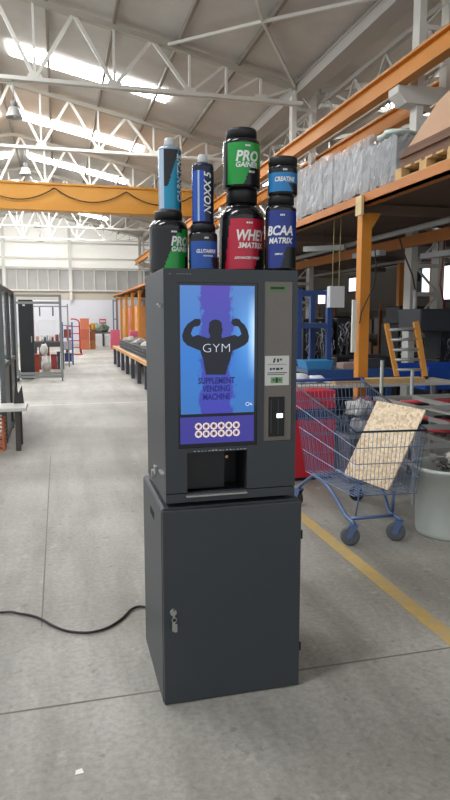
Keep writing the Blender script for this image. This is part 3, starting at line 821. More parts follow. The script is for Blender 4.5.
# 2 teal can
def can(label, x, y, z, R, H, rz, word, base, mats, field, size, aword):
    t = thing('supplement_bottle', label, 'bottle', (x, y, z), rz, 'slim supplement bottles on the jars')
    part('body', MB().lathe([(0, 0), (R - .004, 0), (R, .004), (R, H - .008), (R * .93, H), (R * .5, H + .008), (0, H + .008)], seg=36), M(*base), t)
    part('cap', MB().lathe([(0, H + .0085), (R * .46, H + .0085), (R * .46, H + .012), (R * .42, H + .034), (R * .34, H + .040), (0, H + .040)], seg=24), M('clear_cap', (196, 200, 200), 0.25, 0, 0.1, 60), t)
    lb = MB(); cyl_patch(lb, R + .0006, .008, H - .012, -1.3, 1.3, field, 30, 40)
    lo = part('label', lb, mats, t)
    vs, fs = text_geo(word, size, 0.0004, 0.2, size * .02, 1.0)
    f = bend(R + .0014, aword, H / 2)
    m2 = MB(); add_geo(m2, ([(-z_, y_, x_) for x_, y_, z_ in vs], fs), f)
    part('lettering', m2, wh, lo)
    return t
can('slim bottle with a teal and black label standing on the left green jar', 0.456 + .008, 2.68, ZT_ + .2505, 0.047, 0.252, 0.0, 'CARNITINE',
    ('bottle_silver', (150, 168, 186), 0.2, 0.3), [M('label_teal', (26, 146, 182), 0.3), M('label_black'), M('label_pale', (176, 198, 220), 0.25)],
    lambda u, v: 2 if u < .22 else (0 if (v < .38 or u > .32 + .62 * (v - .3)) else 1) if u < .8 else 1, 0.036, 0.80)
# 3 glutamine jar
jar('supplement_jar', 'small GLUTAMINE jar with a blue label under the NOXX bottle', 'jar', 0.583, 2.59, ZT_, 0.058, 0.160, 0.050, 0.030, 0.0, bl,
    [('GLUTAMINE', 0.020, .52, .02, .78, .2, None), ('POWDER', 0.009, .38, .15, 1.1, .1, None)], 0.012,
    field=lambda u, v: 1 if (v > .84 or u > .72 - .2 * v and v < .35) else 0)
can('slim dark blue NOXX 5 bottle standing on the small glutamine jar', 0.583, 2.59, ZT_ + .1915, 0.044, 0.232, -0.1, 'NOXX 5',
    ('bottle_navy', (26, 34, 66), 0.2, 0.0), [M('label_royal', (34, 82, 178), 0.3), M('label_dark_navy', (22, 28, 58), 0.3), M('label_pale')],
    lambda u, v: 1 if (u > .52 + .0 * v or v > .93) and not (v < .0) else (2 if .26 < u < .33 else 0), 0.042, 0.35)
# 5 whey
jar('supplement_jar', 'largest black jar WHEY 3MATRIX with a red label, centre of the machine top', 'jar', 0.752, 2.61, ZT_, 0.094, 0.268, 0.064, 0.056, 0.05, rd,
    [('WHEY', 0.058, .66, .11, .80, .2, None), ('3MATRIX', 0.030, .465, .11, .92, .2, None), ('ADVANCED WHEY', 0.013, .22, -.05, 1, .2, None)], 0.050, neck=0.012,
    field=lambda u, v: 0 if (u > .05 + .12 * v and u < .99 and not (v < .40 and u > .60 + .3 * v)) else 1)
jar('supplement_jar', 'black PRO GAINER jar with a green label on top of the red whey jar', 'jar', 0.750, 2.61, ZT_ + 0.3365, 0.077, 0.200, 0.063, 0.036, 0.05, grn,
    [('PRO', 0.056, .66, .0, .92, .2, None), ('GAINER', 0.029, .46, -.02, .95, .2, None), ('MASS', 0.012, .30, .25, 1, .2, None)], 0.020,
    field=lambda u, v: 0 if (u > .05 and not (v < .40 and u > .42 + .35 * v and u < 1.2)) else 1)
# 7 bcaa
jar('supplement_jar', 'tall BCAA MATRIX jar with a dark blue label at the right end', 'jar', 0.882, 2.49, ZT_, 0.0625, 0.262, 0.052, 0.034, -0.25, nb,
    [('BCAA', 0.050, .64, -.15, .86, .2, None), ('MATRIX', 0.030, .47, -.12, .92, .2, None), ('AMINO', 0.010, .24, -.2, 1, .2, None)], 0.020,
    field=lambda u, v: 0 if (u > .1 and not (v < .36 and u > .48 + .35 * v)) else 1)
jar('supplement_jar', 'short CREATINE jar with a light blue label on top of the BCAA jar', 'jar', 0.888, 2.49, ZT_ + 0.2965, 0.059, 0.115, 0.0575, 0.032, -0.2, ('label_sky', (40, 128, 190)),
    [('CREATINE', 0.024, .52, .0, .76, .2, None)], 0.010,
    field=lambda u, v: 1 if (v > .84 or u > .75 - .4 * v and v < .36) else 0)

# ================================================================== SHOPPING CART
ct = thing('shopping_cart', 'blue wire shopping cart holding a chipboard panel', 'shopping cart', (2.17, 4.3, 0))
WR = CARTBL()
# corners: near (front) end Y=3.85, far (handle) end Y=4.85
FL_t, FR_t = (1.915, 3.84, 0.80), (2.445, 3.84, 0.79)
FL_b, FR_b = (1.93, 3.88, 0.345), (2.41, 3.88, 0.335)
BL_t, BR_t = (1.86, 4.90, 1.02), (2.50, 4.90, 1.02)
BL_b, BR_b = (1.90, 4.70, 0.33), (2.46, 4.70, 0.33)
def lerp(a, b, t): return tuple(a[i] + (b[i] - a[i]) * t for i in range(3))
def panel(a, b, c, d, nu, nv, r=0.0022, rv=0.003):
    """wire panel: a-b top edge, d-c bottom edge"""
    m2 = MB()
    for i in range(nu + 1):
        t = i / nu; m2.tube(lerp(a, b, t), lerp(d, c, t), r, 4)
    for j in range(nv + 1):
        t = j / nv; m2.tube(lerp(a, d, t), lerp(b, c, t), rv, 4)
    return m2
part('basket_end', panel(FL_t, FR_t, FR_b, FL_b, 17, 4), WR, ct, True)
part('basket_side', panel(BL_t, FL_t, FL_b, BL_b, 24, 4), WR, ct, True)
part('basket_side', panel(BR_t, FR_t, FR_b, BR_b, 24, 4), WR, ct, True)
part('basket_flap', panel(BL_t, BR_t, BR_b, BL_b, 18, 5), WR, ct, True)
part('basket_floor', panel(BL_b, BR_b, FR_b, FL_b, 14, 8), WR, ct, True)
part('rim', MB().path([BL_t, FL_t, FR_t, BR_t], 0.008, 8), M('rim_dark', (46, 56, 78), 0.4, 0.2), ct, True)
part('child_seat', panel((1.90, 4.62, 0.93), (2.46, 4.62, 0.93), (2.46, 4.78, 0.62), (1.90, 4.78, 0.62), 14, 3), WR, ct, True)
h = part('handle', MB().tube((1.83, 4.97, 1.04), (2.53, 4.97, 1.04), 0.014, 10), M('handle_blue', (44, 70, 140), 0.4), ct, True)
for s_ in (1.86, 2.50): part('handle_bracket', MB().bar((s_, 4.86, 1.0), (s_, 4.97, 1.04), 0.012, 0.03), WR, h, True)
fm = MB()
FC = M('cart_frame_blue', (88, 110, 150), 0.4, 0.2, 0.1, 10)
for xb_, xf, xr in ((1.93, 1.925, 1.905), (2.43, 2.275, 2.455)):
    fm.path(smooth([(xb_, 4.62, 0.32), (xb_ * .5 + xf * .5, 4.30, 0.30), (xf, 4.02, 0.185), (xf, 3.94, 0.165), (xf, 3.86, 0.160)], 4), 0.014, 8)
    fm.path(smooth([(xb_, 4.60, 0.32), (xr, 4.75, 0.22), (xr, 4.84, 0.165)], 4), 0.014, 8)
fm.tube((1.925, 3.94, 0.165), (2.275, 3.94, 0.165), 0.012, 8)
fm.tube((1.93, 4.60, 0.32), (2.43, 4.60, 0.32), 0.012, 8)
fm.tube((2.275, 3.97, 0.175), (2.26, 3.93, 0.34), 0.012, 8).tube((1.99, 3.97, 0.175), (1.99, 3.93, 0.34), 0.006, 8)
part('frame', fm, FC, ct, True)
for (x, y, an, rw) in ((1.925, 3.86, 62, .068), (2.275, 3.86, 50, .068), (1.905, 4.84, 20, .064), (2.455, 4.84, 55, .064)):
    Rz = Matrix.Translation((x, y, 0)) @ Matrix.Rotation(math.radians(an), 4, 'Z')
    def turned(m_):
        for v in m_.bm.verts: v.co = Rz @ v.co
        return m_
    fk = MB()
    for sx in (-1, 1):
        fk.prism([(-.03, .148), (.035, .148), (.040, .055), (.016, .055)], 'x', sx * .020 - .002, sx * .020 + .002)
    fk.box(-.024, .024, -.03, .035, .142, .150); fk.tube((0, 0, .150), (0, 0, .165), .016, 10)
    fo = part('caster', turned(fk), FC, ct, True)
    wm_ = MB(); o = Matrix.Rotation(PI / 2, 4, 'Y')
    wm_.lathe([(0.0, -.014), (rw - .018, -.014), (rw - .002, -.011), (rw, .0), (rw - .002, .011), (rw - .018, .014), (0, .014)], (0, 0, 0), 24)
    for v in wm_.bm.verts: v.co = o @ v.co + Vector((0, .026, rw + .0005))
    part('wheel', turned(wm_), M('grey_rubber', (86, 90, 96), 0.6) if y < 4 else BLK, fo, True)
    wm_ = MB(); wm_.tube((-.0185, .026, rw), (.0185, .026, rw), .022, 18)
    part('hub', turned(wm_), M('hub_blue', (84, 108, 146), 0.4), fo, True)
# chipboard in the cart
BP = [Vector(p) for p in ((2.305, 4.30, .943), (2.490, 3.936, .916), (2.219, 3.94, .352), (2.047, 4.30, .393))]
bp = MB(); nrm = (BP[1] - BP[0]).cross(BP[3] - BP[0]).normalized() * 0.014
va = [bp.bm.verts.new(p) for p in BP]; vb = [bp.bm.verts.new(p + nrm) for p in BP]
for k in range(4): bp.bm.faces.new((va[k], va[(k + 1) % 4], vb[(k + 1) % 4], vb[k]))
bp.bm.faces.new(va[::-1]); bp.bm.faces.new(vb)
single('chipboard_panel', 'pale chipboard panel leaning inside the blue shopping cart', 'board', bp, chipboard(), (2.2, 4.0, 0.36))

# ================================================================== BIN
bn = thing('waste_bin', 'round off-white plastic bin at the right edge beside the cart', 'bin', (2.72, 3.95, 0))
BW = M('bin_offwhite', (196, 202, 196), 0.5, 0, 0.08, 5)
part('bucket', MB().lathe([(0, 0), (.215, 0), (.225, .01), (.232, .04), (.246, .45), (.260, .452), (.262, .48), (.272, .485), (.272, .507), (.254, .507), (.244, .45), (.222, .04), (0, .03)], seg=48), BW, bn)
rn = random.Random(3)
mb = MB()
for k in range(40):
    a = rn.uniform(0, 6.28); r_ = rn.uniform(0, .17); x = 2.72 + r_ * math.cos(a); y = 3.95 + r_ * math.sin(a)
    d = Vector((rn.uniform(-1, 1), rn.uniform(-1, 1), rn.uniform(-.2, .5))).normalized() * rn.uniform(.02, .055)
    z = rn.uniform(.44, .58); mb.bar((x - d.x, y - d.y, z - d.z), (x + d.x, y + d.y, z + d.z), rn.uniform(.02, .06), rn.uniform(.004, .02), rn.randrange(3))
o = single('bin_rubbish', 'grey scrap and packaging heaped in the off-white bin', 'rubbish', mb, [M('scrap_grey', (150, 148, 142), 0.6), M('scrap_dark', (84, 82, 80), 0.6), M('scrap_pale', (196, 192, 184), 0.6)], (2.72, 3.95, 0.38), kind='stuff')

# ================================================================== GOODS ON THE MEZZANINE
DZ = 2.8855
def pallet(mb, x0, x1, y0, y1, z):
    for k in range(3):
        xx = x0 + (x1 - x0 - .09) * k / 2
        mb.box(xx, xx + .09, y0, y1, z, z + .02)
        for q in range(3):
            yy = y0 + (y1 - y0 - .12) * q / 2; mb.box(xx, xx + .09, yy, yy + .12, z + .02, z + .095)
    n_ = 6
    for k in range(n_):
        yy = y0 + (y1 - y0 - .11) * k / (n_ - 1); mb.box(x0, x1, yy, yy + .11, z + .095, z + .115)
    return mb
WR_ = stretch_wrap()
mb = pallet(MB(), 3.25, 4.25, 4.85, 5.84, DZ)
single('wooden_pallet', 'pale wooden pallet on the mezzanine edge carrying brown cardboard', 'pallet', mb, WOOD(), (3.75, 5.4, DZ))
mb = MB(); rn = random.Random(5)
z = DZ + .116
for k in range(6):
    dx = rn.uniform(-.02, .02); dy = rn.uniform(-.03, .03); mb.box(3.28 + dx, 4.23 + dx, 4.9 + dy, 5.80 + dy, z, z + .030); z += .0305
single('cardboard_stack', 'stack of flat dark brown cardboard on the wooden pallet above the ladder', 'cardboard', mb, M('cardboard_brown', (122, 92, 74), 0.8, 0, 0.18, 4), (3.9, 5.4, DZ + .116))
mb = MB()
for (ya, za, yb, zb, yc, zc, yd, zd, xx) in ((5.74, z + .01, 5.24, z + .28, 4.9, z + .36, 4.9, z + .01, 3.32), (5.6, z + .01, 5.3, z + .30, 4.95, z + .34, 4.9, z + .01, 3.75)):
    mb.prism([(ya, za), (yb, zb), (yc, zc), (yd, zd)], 'x', xx, xx + .012)
mb.prism([(3.34, z + .004), (4.05, z + .06), (4.05, z + .072), (3.34, z + .016)], 'y', 4.95, 5.75)
mb.prism([(3.335, z + .27), (3.74, z + .30), (3.74, z + .312), (3.335, z + .282)], 'y', 4.95, 5.4)
single('opened_carton', 'large tan opened carton lying on the flat cardboard stack, upper right', 'carton', mb, M('carton_tan', (206, 168, 138), 0.8, 0, 0.08, 4), (3.9, 5.4, z))
def wrapped(label, x0, x1, y0, y1, h, seed, col=None, parts=5):
    t = thing('wrapped_pallet_load', label, 'pallet load', ((x0 + x1) / 2, (y0 + y1) / 2, DZ), 0, 'wrapped loads on the mezzanine')
    part('pallet', pallet(MB(), x0, x1, y0, y1, DZ), M('pallet_grey', (120, 112, 102), 0.8, 0, .2, 6), t, True)
    rn = random.Random(seed); mb = MB()
    n_ = parts; ys = [y0 + .01 + (y1 - y0 - .02) * k / n_ for k in range(n_ + 1)]
    for k in range(n_):
        hh = h * rn.uniform(.86, 1.0)
        mb.box(x0 + rn.uniform(0, .06), x1 - rn.uniform(0, .06), ys[k] + .002, ys[k + 1] - .002, DZ + .117, DZ + hh * .55)
        mb.box(x0 + rn.uniform(0, .1), x1 - rn.uniform(0, .1), ys[k] + .01, ys[k + 1] - .012, DZ + hh * .55, DZ + hh)
    part('packages', mb, col or M('package_grey', (146, 148, 150), 0.5, 0, .25, 3, .3, 12), t, True)
    wb = MB(); N = 22; P_ = []
    for j in range(9):
        zz = DZ + .025 + (h - .015) * j / 8; row = []
        per = [(x0, y0), (x1, y0), (x1, y1), (x0, y1)]
        for s_ in range(4):
            a = per[s_]; b = per[(s_ + 1) % 4]
            for q in range(N):
                t_ = q / N; o_ = .012 + .022 * rn.random()
                nx, ny = [(0, -1), (1, 0), (0, 1), (-1, 0)][s_]
                row.append(wb.bm.verts.new((a[0] + (b[0] - a[0]) * t_ + nx * o_, a[1] + (b[1] - a[1]) * t_ + ny * o_, zz + rn.uniform(-.02, .02))))
        P_.append(row)
    L_ = len(P_[0])
    for j in range(8):
        for q in range(L_):
            wb.bm.faces.new((P_[j][q], P_[j][(q + 1) % L_], P_[j + 1][(q + 1) % L_], P_[j + 1][q]))
    wm2 = M('clear_stretch_film', (226, 228, 230), 0.12, alpha=0.40, bump=0.6, scale=5, bscale=20)
    part('plastic_wrap', wb, wm2, t, True, label='crinkled clear plastic wrap')
    return t
wrapped('dark grey wrapped crate on the mezzanine just left of the cardboard', 3.29, 4.1, 5.92, 6.40, .46, 2, M('crate_dark', (96, 98, 102), .5, 0, .2, 6), 2)
wrapped('plastic-wrapped grey load in the middle of the mezzanine edge', 3.29, 4.2, 6.48, 7.35, .60, 3)
wrapped('plastic-wrapped grey load nearest the jars on the mezzanine edge', 3.29, 4.2, 7.45, 8.6, .66, 4, None, 7)
mb = MB().blob((3.50, 6.16, DZ + .535), (.26, .20, .04), 5, .2, 3, flat=.045)
single('plastic_sheet', 'bright white crumpled plastic sheet on the dark grey wrapped crate', 'plastic', mb, M('film_white', (230, 244, 236), .3), (3.5, 6.16, DZ + .49))
for k, (y, h_, lab) in enumerate([(9.4, .6, 'third wrapped load, hidden behind the jars'), ]): pass

# ================================================================== UNDER THE MEZZANINE
def table(name, label, cat, x0, x1, y0, y1, z, th, topm, legm, r=.03, apron=0, group=None, nleg=2):
    t = thing(name, label, cat, ((x0 + x1) / 2, (y0 + y1) / 2, 0), 0, group)
    part('tabletop', MB().box(x0, x1, y0, y1, z - th, z), topm, t, True, bevel=.003)
    for i in range(nleg):
        xx = x0 + r + (x1 - x0 - 2 * r) * i / (nleg - 1)
        for yy in (y0 + r, y1 - r): part('leg', MB().box(xx - r, xx + r, yy - r, yy + r, 0, z - th), legm, t, True)
    if apron: part('apron', MB().box(x0 + .02, x1 - .02, y0 + .005, y0 + .02, z - th - apron, z - th), legm, t, True)
    return t
table('packing_table', 'work table with a pale top behind the shopping cart', 'table', 2.22, 4.15, 5.90, 6.42, .885, .03, M('tabletop_pale', (196, 192, 182), .5, 0, .12, 5), GREYST(), .02)
mb = MB()
a = Vector((2.70, 5.99, .9125)); b = Vector((3.72, 5.98, .9125))
mb.bar(a, b, .14, .05)
single('wooden_plank', 'long pale wooden plank lying on the work table behind the cart', 'plank', mb, WOOD(), (3.2, 5.98, .8875))
for i, (x, y, rx, ry, rz_, lab) in enumerate([(2.38, 6.16, .13, .10, .055, 'white foam bundle at the left end of the work table'), (2.60, 6.2, .10, .09, .04, 'small white foam bundle beside the first on the work table')]):
    single('foam_bundle', lab, 'packaging', MB().blob((x, y, .886 + rz_ * .95), (rx, ry, rz_), 11 + i, .15, 3, flat=rz_ * .95), M('foam_white', (232, 236, 240), .7, 0, .06, 12), (x, y, .886), 'foam bundles on the work table')
# ladder section standing on the table
t = thing('short_ladder', 'short yellow ladder section with grey rungs standing on the work table', 'ladder', (3.66, 6.30, .8855))
YL = M('ladder_yellow', (226, 158, 74), .5, 0, .06, 6)
L0, L1 = Vector((3.60, 6.28, .91)), Vector((3.46, 6.30, 1.50)); R0, R1 = Vector((3.93, 6.25, .91)), Vector((3.80, 6.27, 1.52))
part('rail', MB().bar(L0, L1, .05, .03), YL, t, True); part('rail', MB().bar(R0, R1, .06, .035), YL, t, True)
for k in range(5):
    f_ = .90 - k * .185
    part('rung', MB().tube(L0.lerp(L1, f_ - .02), R0.lerp(R1, f_ - .02), .017, 8), M('rung_grey', (176, 182, 184), .35, .5), t, True)
for p_ in (L0, R0): part('foot', MB().box(p_.x - .03, p_.x + .03, p_.y - .02, p_.y + .02, .8855, .92), BLK, t, True)
# red cabinet
t = thing('red_cabinet', 'bright red metal cabinet with a dark band behind the shopping cart', 'cabinet', (2.40, 5.72, 0))
part('body', MB().box(2.10, 2.565, 5.60, 5.86, 0.03, .87), RED(), t, True, bevel=.006)
part('band', MB().box(2.098, 2.567, 5.592, 5.862, .60, .70), M('band_navy', (40, 44, 84), .5), t, True)
part('skirting', MB().box(2.12, 2.545, 5.62, 5.84, 0, .03), BLK, t, True)
part('handle', MB().tube((2.54, 5.585, .76), (2.54, 5.585, .84), .006, 8), SILV, t, True)
# crate of bags
t = thing('grey_crate', 'dark grey crate behind the cart heaped with crumpled bags', 'crate', (2.86, 5.58, 0))
mb = MB().box(2.60, 3.00, 5.36, 5.82, 0, .44); part('body', mb, M('crate_dark', (96, 98, 102), .5, 0, .2, 6), t, True, bevel=.01)
part('rim', MB().box(2.58, 3.02, 5.34, 5.36, .44, .47).box(2.58, 3.02, 5.82, 5.84, .44, .47).box(2.58, 2.60, 5.36, 5.82, .44, .47).box(3.00, 3.02, 5.36, 5.82, .44, .47), GREYST(), t, True)
bags = [((2.73, 5.44, .53), (.09, .08, .085), (150, 150, 150), 'crumpled mid-grey bag at the near left of the dark grey crate'),
        ((2.90, 5.45, .53), (.10, .09, .085), (196, 176, 170), 'crumpled pinkish bag at the near right of the dark grey crate'),
        ((2.74, 5.70, .54), (.09, .10, .095), (92, 96, 106), 'crumpled dark bag at the far left of the dark grey crate'),
        ((2.90, 5.70, .54), (.10, .10, .095), (170, 170, 166), 'crumpled pale grey bag at the far right of the dark grey crate'),
        ((2.80, 5.56, .70), (.12, .10, .08), (206, 204, 200), 'crumpled white bag on top of the heap in the dark grey crate'),
        ((2.92, 5.68, .71), (.09, .09, .075), (168, 90, 90), 'small reddish bag on top of the heap in the dark grey crate')]
for k, (c_, r_, col_, lab) in enumerate(bags):
    single('crumpled_bag', lab, 'bag', MB().blob(c_, r_, 30 + k, .28, 3), M('bag_%d' % k, col_, .6, 0, .3, 30), (c_[0], c_[1], c_[2] - r_[2]), 'crumpled bags in the grey crate')
# steel frame trolley, right edge
t = thing('steel_frame_trolley', 'stack of grey and red steel frames at the right edge behind the bin', 'steel frames', (3.3, 4.9, 0))
gs = M('frame_grey', (158, 160, 156), .45, .25, .12, 8); rs = M('frame_red', (182, 56, 66), .5, 0, .12, 8)
for x in (2.85, 3.75):
    for y in (4.62, 5.28): part('post', MB().box(x - .02, x + .02, y - .02, y + .02, 0, .84), gs, t, True)
for z_, m_, dy in ((.82, gs, 0), (.66, gs, .01), (.50, gs, 0), (.34, gs, .01)):
    part('rail', MB().box(2.81, 3.79, 4.59 + dy, 4.62 + dy, z_ - .02, z_ + .02), m_, t, True)
    part('rail', MB().box(2.81, 3.79, 5.28 - dy, 5.31 - dy, z_ - .02, z_ + .02), m_, t, True)
    for x in (2.85, 3.2, 3.75): part('cross_rail', MB().box(x - .015, x + .015, 4.62, 5.28, z_ - .018, z_ + .018), m_, t, True)
part('red_bar', MB().tube((2.90, 5.20, .79), (3.78, 5.10, .80), .018, 8), rs, t, True, label='red tube')
part('red_bar', MB().tube((2.88, 5.2, .70), (3.70, 4.68, .60), .018, 8), rs, t, True, label='red tube')
part('red_bar', MB().tube((2.88, 5.0, .58), (3.60, 4.70, .56), .016, 8), rs, t, True, label='red tube')
part('flat_bar', MB().bar((2.70, 5.08, .862), (3.16, 4.05, .77), .05, .012), M('flat_bar_grey', (176, 172, 166), .4, .3), t, True)
t = thing('grey_upright_frame', 'pair of thin grey uprights standing in front of the yellow ladder', 'frame', (3.25, 5.6, 0))
for x, z_ in ((3.045, 1.15), (3.38, 1.05)): part('upright', MB().tube((x, 5.60, 0), (x, 5.60, z_), .018, 8), gs, t, True)
part('crossbar', MB().tube((3.045, 5.60, .55), (3.38, 5.60, .55), .012, 8), gs, t, True)
# blue bench, racks, dark machines
table('blue_conveyor_table', 'long blue steel table in the shade under the mezzanine', 'table', 3.0, 6.4, 7.95, 8.0 + .9 - .82, .94, .28, BLUEST(), BLUEST(), .03, 0, None, 4) if False else None
t = thing('blue_steel_table', 'long blue steel table in the shade under the mezzanine', 'table', (4.0, 7.6, 0))
part('tabletop', MB().box(2.95, 4.14, 7.30, 7.95, .88, .92), M('blue_grey_top', (88, 106, 132), .5, 0, .15, 4), t, True)
part('apron', MB().box(2.95, 4.14, 7.28, 7.30, .68, .92), BLUEST(), t, True)
for x in (3.0, 4.09):
    for y in (7.34, 7.91): part('leg', MB().box(x - .03, x + .03, y - .03, y + .03, 0, .88), BLUEST(), t, True)
t = thing('blue_steel_trough', 'bright blue steel trough at the right edge under the mezzanine', 'trough', (5.2, 7.2, 0))
part('body', MB().prism([(6.75, .70), (7.35, .70), (7.42, .98), (7.39, .98), (7.33, .73), (6.77, .73), (6.71, .98), (6.68, .98)], 'x', 4.25, 6.3), M('blue_bright', (28, 80, 176), .45, 0, .1, 4), t, True)
for x in (4.9, 6.1):
    for y in (6.8, 7.3): part('leg', MB().box(x - .025, x + .025, y - .025, y + .025, 0, .70), DARKST(), t, True)
single('blue_bin', 'light blue plastic bin on the long blue steel table', 'bin', MB().prism([(2.99, .9205), (3.31, .9205), (3.34, 1.03), (2.96, 1.03)], 'y', 7.38, 7.7), M('bin_lightblue', (56, 138, 196), .45), (3.15, 7.54, .9205), bevel=.006)
for i, (x, y, w_, h_, c_, lab) in enumerate([(3.62, 7.5, .14, .07, (176, 150, 140), 'small pale carton on the long blue steel table'), (3.95, 7.8, .15, .09, (70, 80, 100), 'grey-blue box on the long blue steel table'), (3.92, 7.45, .12, .12, (60, 64, 70), 'dark box at the right end of the long blue steel table')]):
    single('small_box', lab, 'box', MB().box(x - w_, x + w_, y - .1, y + .1, .9205, .92 + h_).box(x - w_ + .02, x + w_ - .02, y - .08, y + .08, .92 + h_, .925 + h_), M('sbox%d' % i, c_, .6, 0, .1, 9), (x, y, .9205), 'boxes on the blue table')
t = thing('blue_rack_frame', 'blue steel frame of two posts and bars left of the orange post', 'rack', (3.4, 8.2, 0))
bd = M('rack_blue', (52, 78, 136), .5, 0, .12, 5)
for x, y in ((3.16, 8.15), (3.60, 8.15), (3.16, 8.75), (3.60, 8.75)): part('post', MB().box(x - .035, x + .035, y - .035, y + .035, 0, 1.95), bd, t, True)
for z_ in (.6, 1.45, 1.90):
    for y in (8.15, 8.75): part('beam', MB().box(3.195, 3.565, y - .02, y + .02, z_ - .03, z_ + .03), bd, t, True)
    if z_ < 1.9: part('shelf', MB().box(3.14, 3.62, 8.15, 8.75, z_ + .03, z_ + .045), M('shelf_grey', (90, 96, 104), .6), t, True)
dm = M('machine_black', (38, 40, 44), .5, 0, .3, 6)
def cables(mb, x0, x1, y, z0, z1, n_, seed):
    rn = random.Random(seed)
    for k in range(n_):
        x = rn.uniform(x0, x1); zt = rn.uniform((z0 + z1) / 2, z1); zb = rn.uniform(z0, zt - .1)
        pts = [(x + rn.uniform(-.05, .05), y - rn.uniform(.01, .05), zt + (zb - zt) * q / 5) for q in range(6)]
        mb.path(pts, rn.choice((.004, .006, .009)), 4, rn.randrange(3))
CM = [M('wire_white', (196, 196, 200), .4), M('wire_black', (24, 24, 26), .4), M('wire_grey', (120, 120, 124), .4)]
for i, (x0, x1, y0, y1, h_, lab) in enumerate([(3.70, 4.22, 9.35, 9.95, 1.55, 'black wiring machine directly left of the thick orange post'), (4.28, 4.80, 9.35, 9.95, 1.56, 'black wiring machine directly right of the thick orange post'),
                                               (5.50, 6.10, 9.6, 10.2, 1.46, 'black wiring machine behind the yellow ladder'), (6.2, 6.75, 9.7, 10.3, 1.52, 'black wiring machine at the right edge of the picture'),
                                               (4.2, 4.75, 11.4, 12.0, 1.5, 'black wiring machine in the second row left of the orange post'), (5.6, 6.15, 12.4, 13.0, 1.6, 'black wiring machine in the second row right of the orange post')]):
    t = thing('wiring_machine', lab, 'machine', ((x0 + x1) / 2, (y0 + y1) / 2, 0), 0, 'black wiring machines')
    mb = MB().box(x0, x1, y0, y1, .05, h_)
    part('body', mb, dm, t, True, bevel=.01)
    part('control_panel', MB().box(x0 + .05, x1 - .2, y0 - .02, y0, h_ - .35, h_ - .08), DARKST(), t, True)
    part('base', MB().box(x0 + .02, x1 - .02, y0 + .02, y1 - .02, 0, .05), BLK, t, True)
    mb = MB(); cables(mb, x0 + .03, x1 - .03, y0 - .005, .75, h_ - .02, 60, 50 + i)
    c_ = part('hanging_wires', mb, CM, t, True); c_['kind'] = 'stuff'
single('machine_housing', 'large plain dark grey housing above the yellow ladder', 'machine housing', MB().box(5.52, 6.12, 9.62, 10.1, 1.4605, 1.76), M('housing_grey', (62, 66, 70), .5, 0, .15, 3), (5.8, 9.86, 1.4605), bevel=.02)
t = thing('dark_machine_block', 'long dark grey machine with a flat top behind the yellow ladder', 'machine', (4.5, 8.6, 0))
part('body', MB().box(3.85, 4.80, 8.40, 9.0, .06, 1.0), dm, t, True, bevel=.01)
part('base', MB().box(3.9, 4.75, 8.45, 8.95, 0, .06), BLK, t, True)
t = thing('tall_grey_machine', 'tall grey-black machine with a big upper housing, right of the thick orange post', 'machine', (5.1, 7.7, 0))
part('base', MB().box(4.92, 5.62, 7.50, 8.1, 0, 1.0), dm, t, True, bevel=.01)
part('upper_housing', MB().box(4.62, 5.56, 7.52, 8.08, 1.38, 1.68), M('housing_grey'), t, True, bevel=.02)
part('neck', MB().box(5.0, 5.4, 7.6, 8.0, 1.0, 1.38), dm, t, True)
mb = MB(); cables(mb, 4.9, 5.55, 7.5, .8, 1.4, 20, 77); c_ = part('hanging_wires', mb, CM, t, True); c_['kind'] = 'stuff'
# storage rack at the back with boxes
t = thing('storage_rack', 'dim storage rack with cartons along the back wall under the mezzanine', 'rack', (7.5, 15, 0))
for y in (11.0, 13.5, 16.0, 18.5):
    for x in (7.25, 7.85): part('post', MB().box(x - .03, x + .03, y - .03, y + .03, 0, 1.9), M('rack_orange', (150, 90, 52), .6), t, True)
for z_ in (.5, 1.15, 1.72): part('shelf', MB().box(7.28, 7.82, 11.0, 18.5, z_, z_ + .03), M('shelf_grey'), t, True)
rn = random.Random(21); k = 0
cols_ = [(150, 120, 96), (120, 116, 112), (172, 164, 152), (96, 84, 78), (140, 146, 150)]
names_ = ['brown', 'grey', 'pale', 'dark brown', 'blue-grey']
ords = ['first', 'second', 'third', 'fourth', 'fifth', 'sixth', 'seventh', 'eighth', 'ninth', 'tenth']
for zi, (z_, sn) in enumerate(((1.181, 'middle'), (.531, 'lower'))):
    for j in range(10):
        y = 11.2 + j * .70; ci = rn.randrange(5); h_ = rn.uniform(.25, .5)
        m2 = MB().box(7.3, 7.8, y, y + rn.uniform(.42, .62), z_, z_ + h_); m2.box(7.298, 7.302, y + .05, y + .2, z_ + .05, z_ + .12)
        single('carton', '%s carton on the %s shelf of the dim back rack, %s from the right' % (names_[ci], sn, ords[j]), 'carton', m2, M('carton%d' % ci, cols_[ci], .8, 0, .1, 5), (7.55, y + .25, z_), 'cartons on the dim back rack')

# ================================================================== LEFT SIDE AND THE FAR AISLE
gl = M('dusty_glass', (196, 204, 204), .08, alpha=.34)
t = thing('glass_cabinet', 'dark-framed glass-sided cabinet at the left edge of the picture', 'cabinet', (-1.0, 9.4, 0))
df = M('frame_charcoal', (98, 104, 106), .45, .2, .1, 6)
for x in (-1.45, -.69):
    for y in (8.34, 9.45, 10.56): part('post', MB().box(x - .03, x + .03, y - .04, y + .04, 0, 1.97), df, t, True)
for z_ in (.06, .95, 1.94):
    for x in (-1.45, -.69): part('rail', MB().box(x - .025, x + .025, 8.38, 10.52, z_ - .03, z_ + .03), df, t, True)
    for y in (8.34, 10.56): part('rail', MB().box(-1.42, -.72, y - .025, y + .025, z_ - .03, z_ + .03), df, t, True)
part('glass_pane', MB().box(-.692, -.688, 8.38, 10.52, .98, 1.91), gl, t, True)
part('glass_pane', MB().box(-1.42, -.72, 8.338, 8.342, .98, 1.91), gl, t, True)
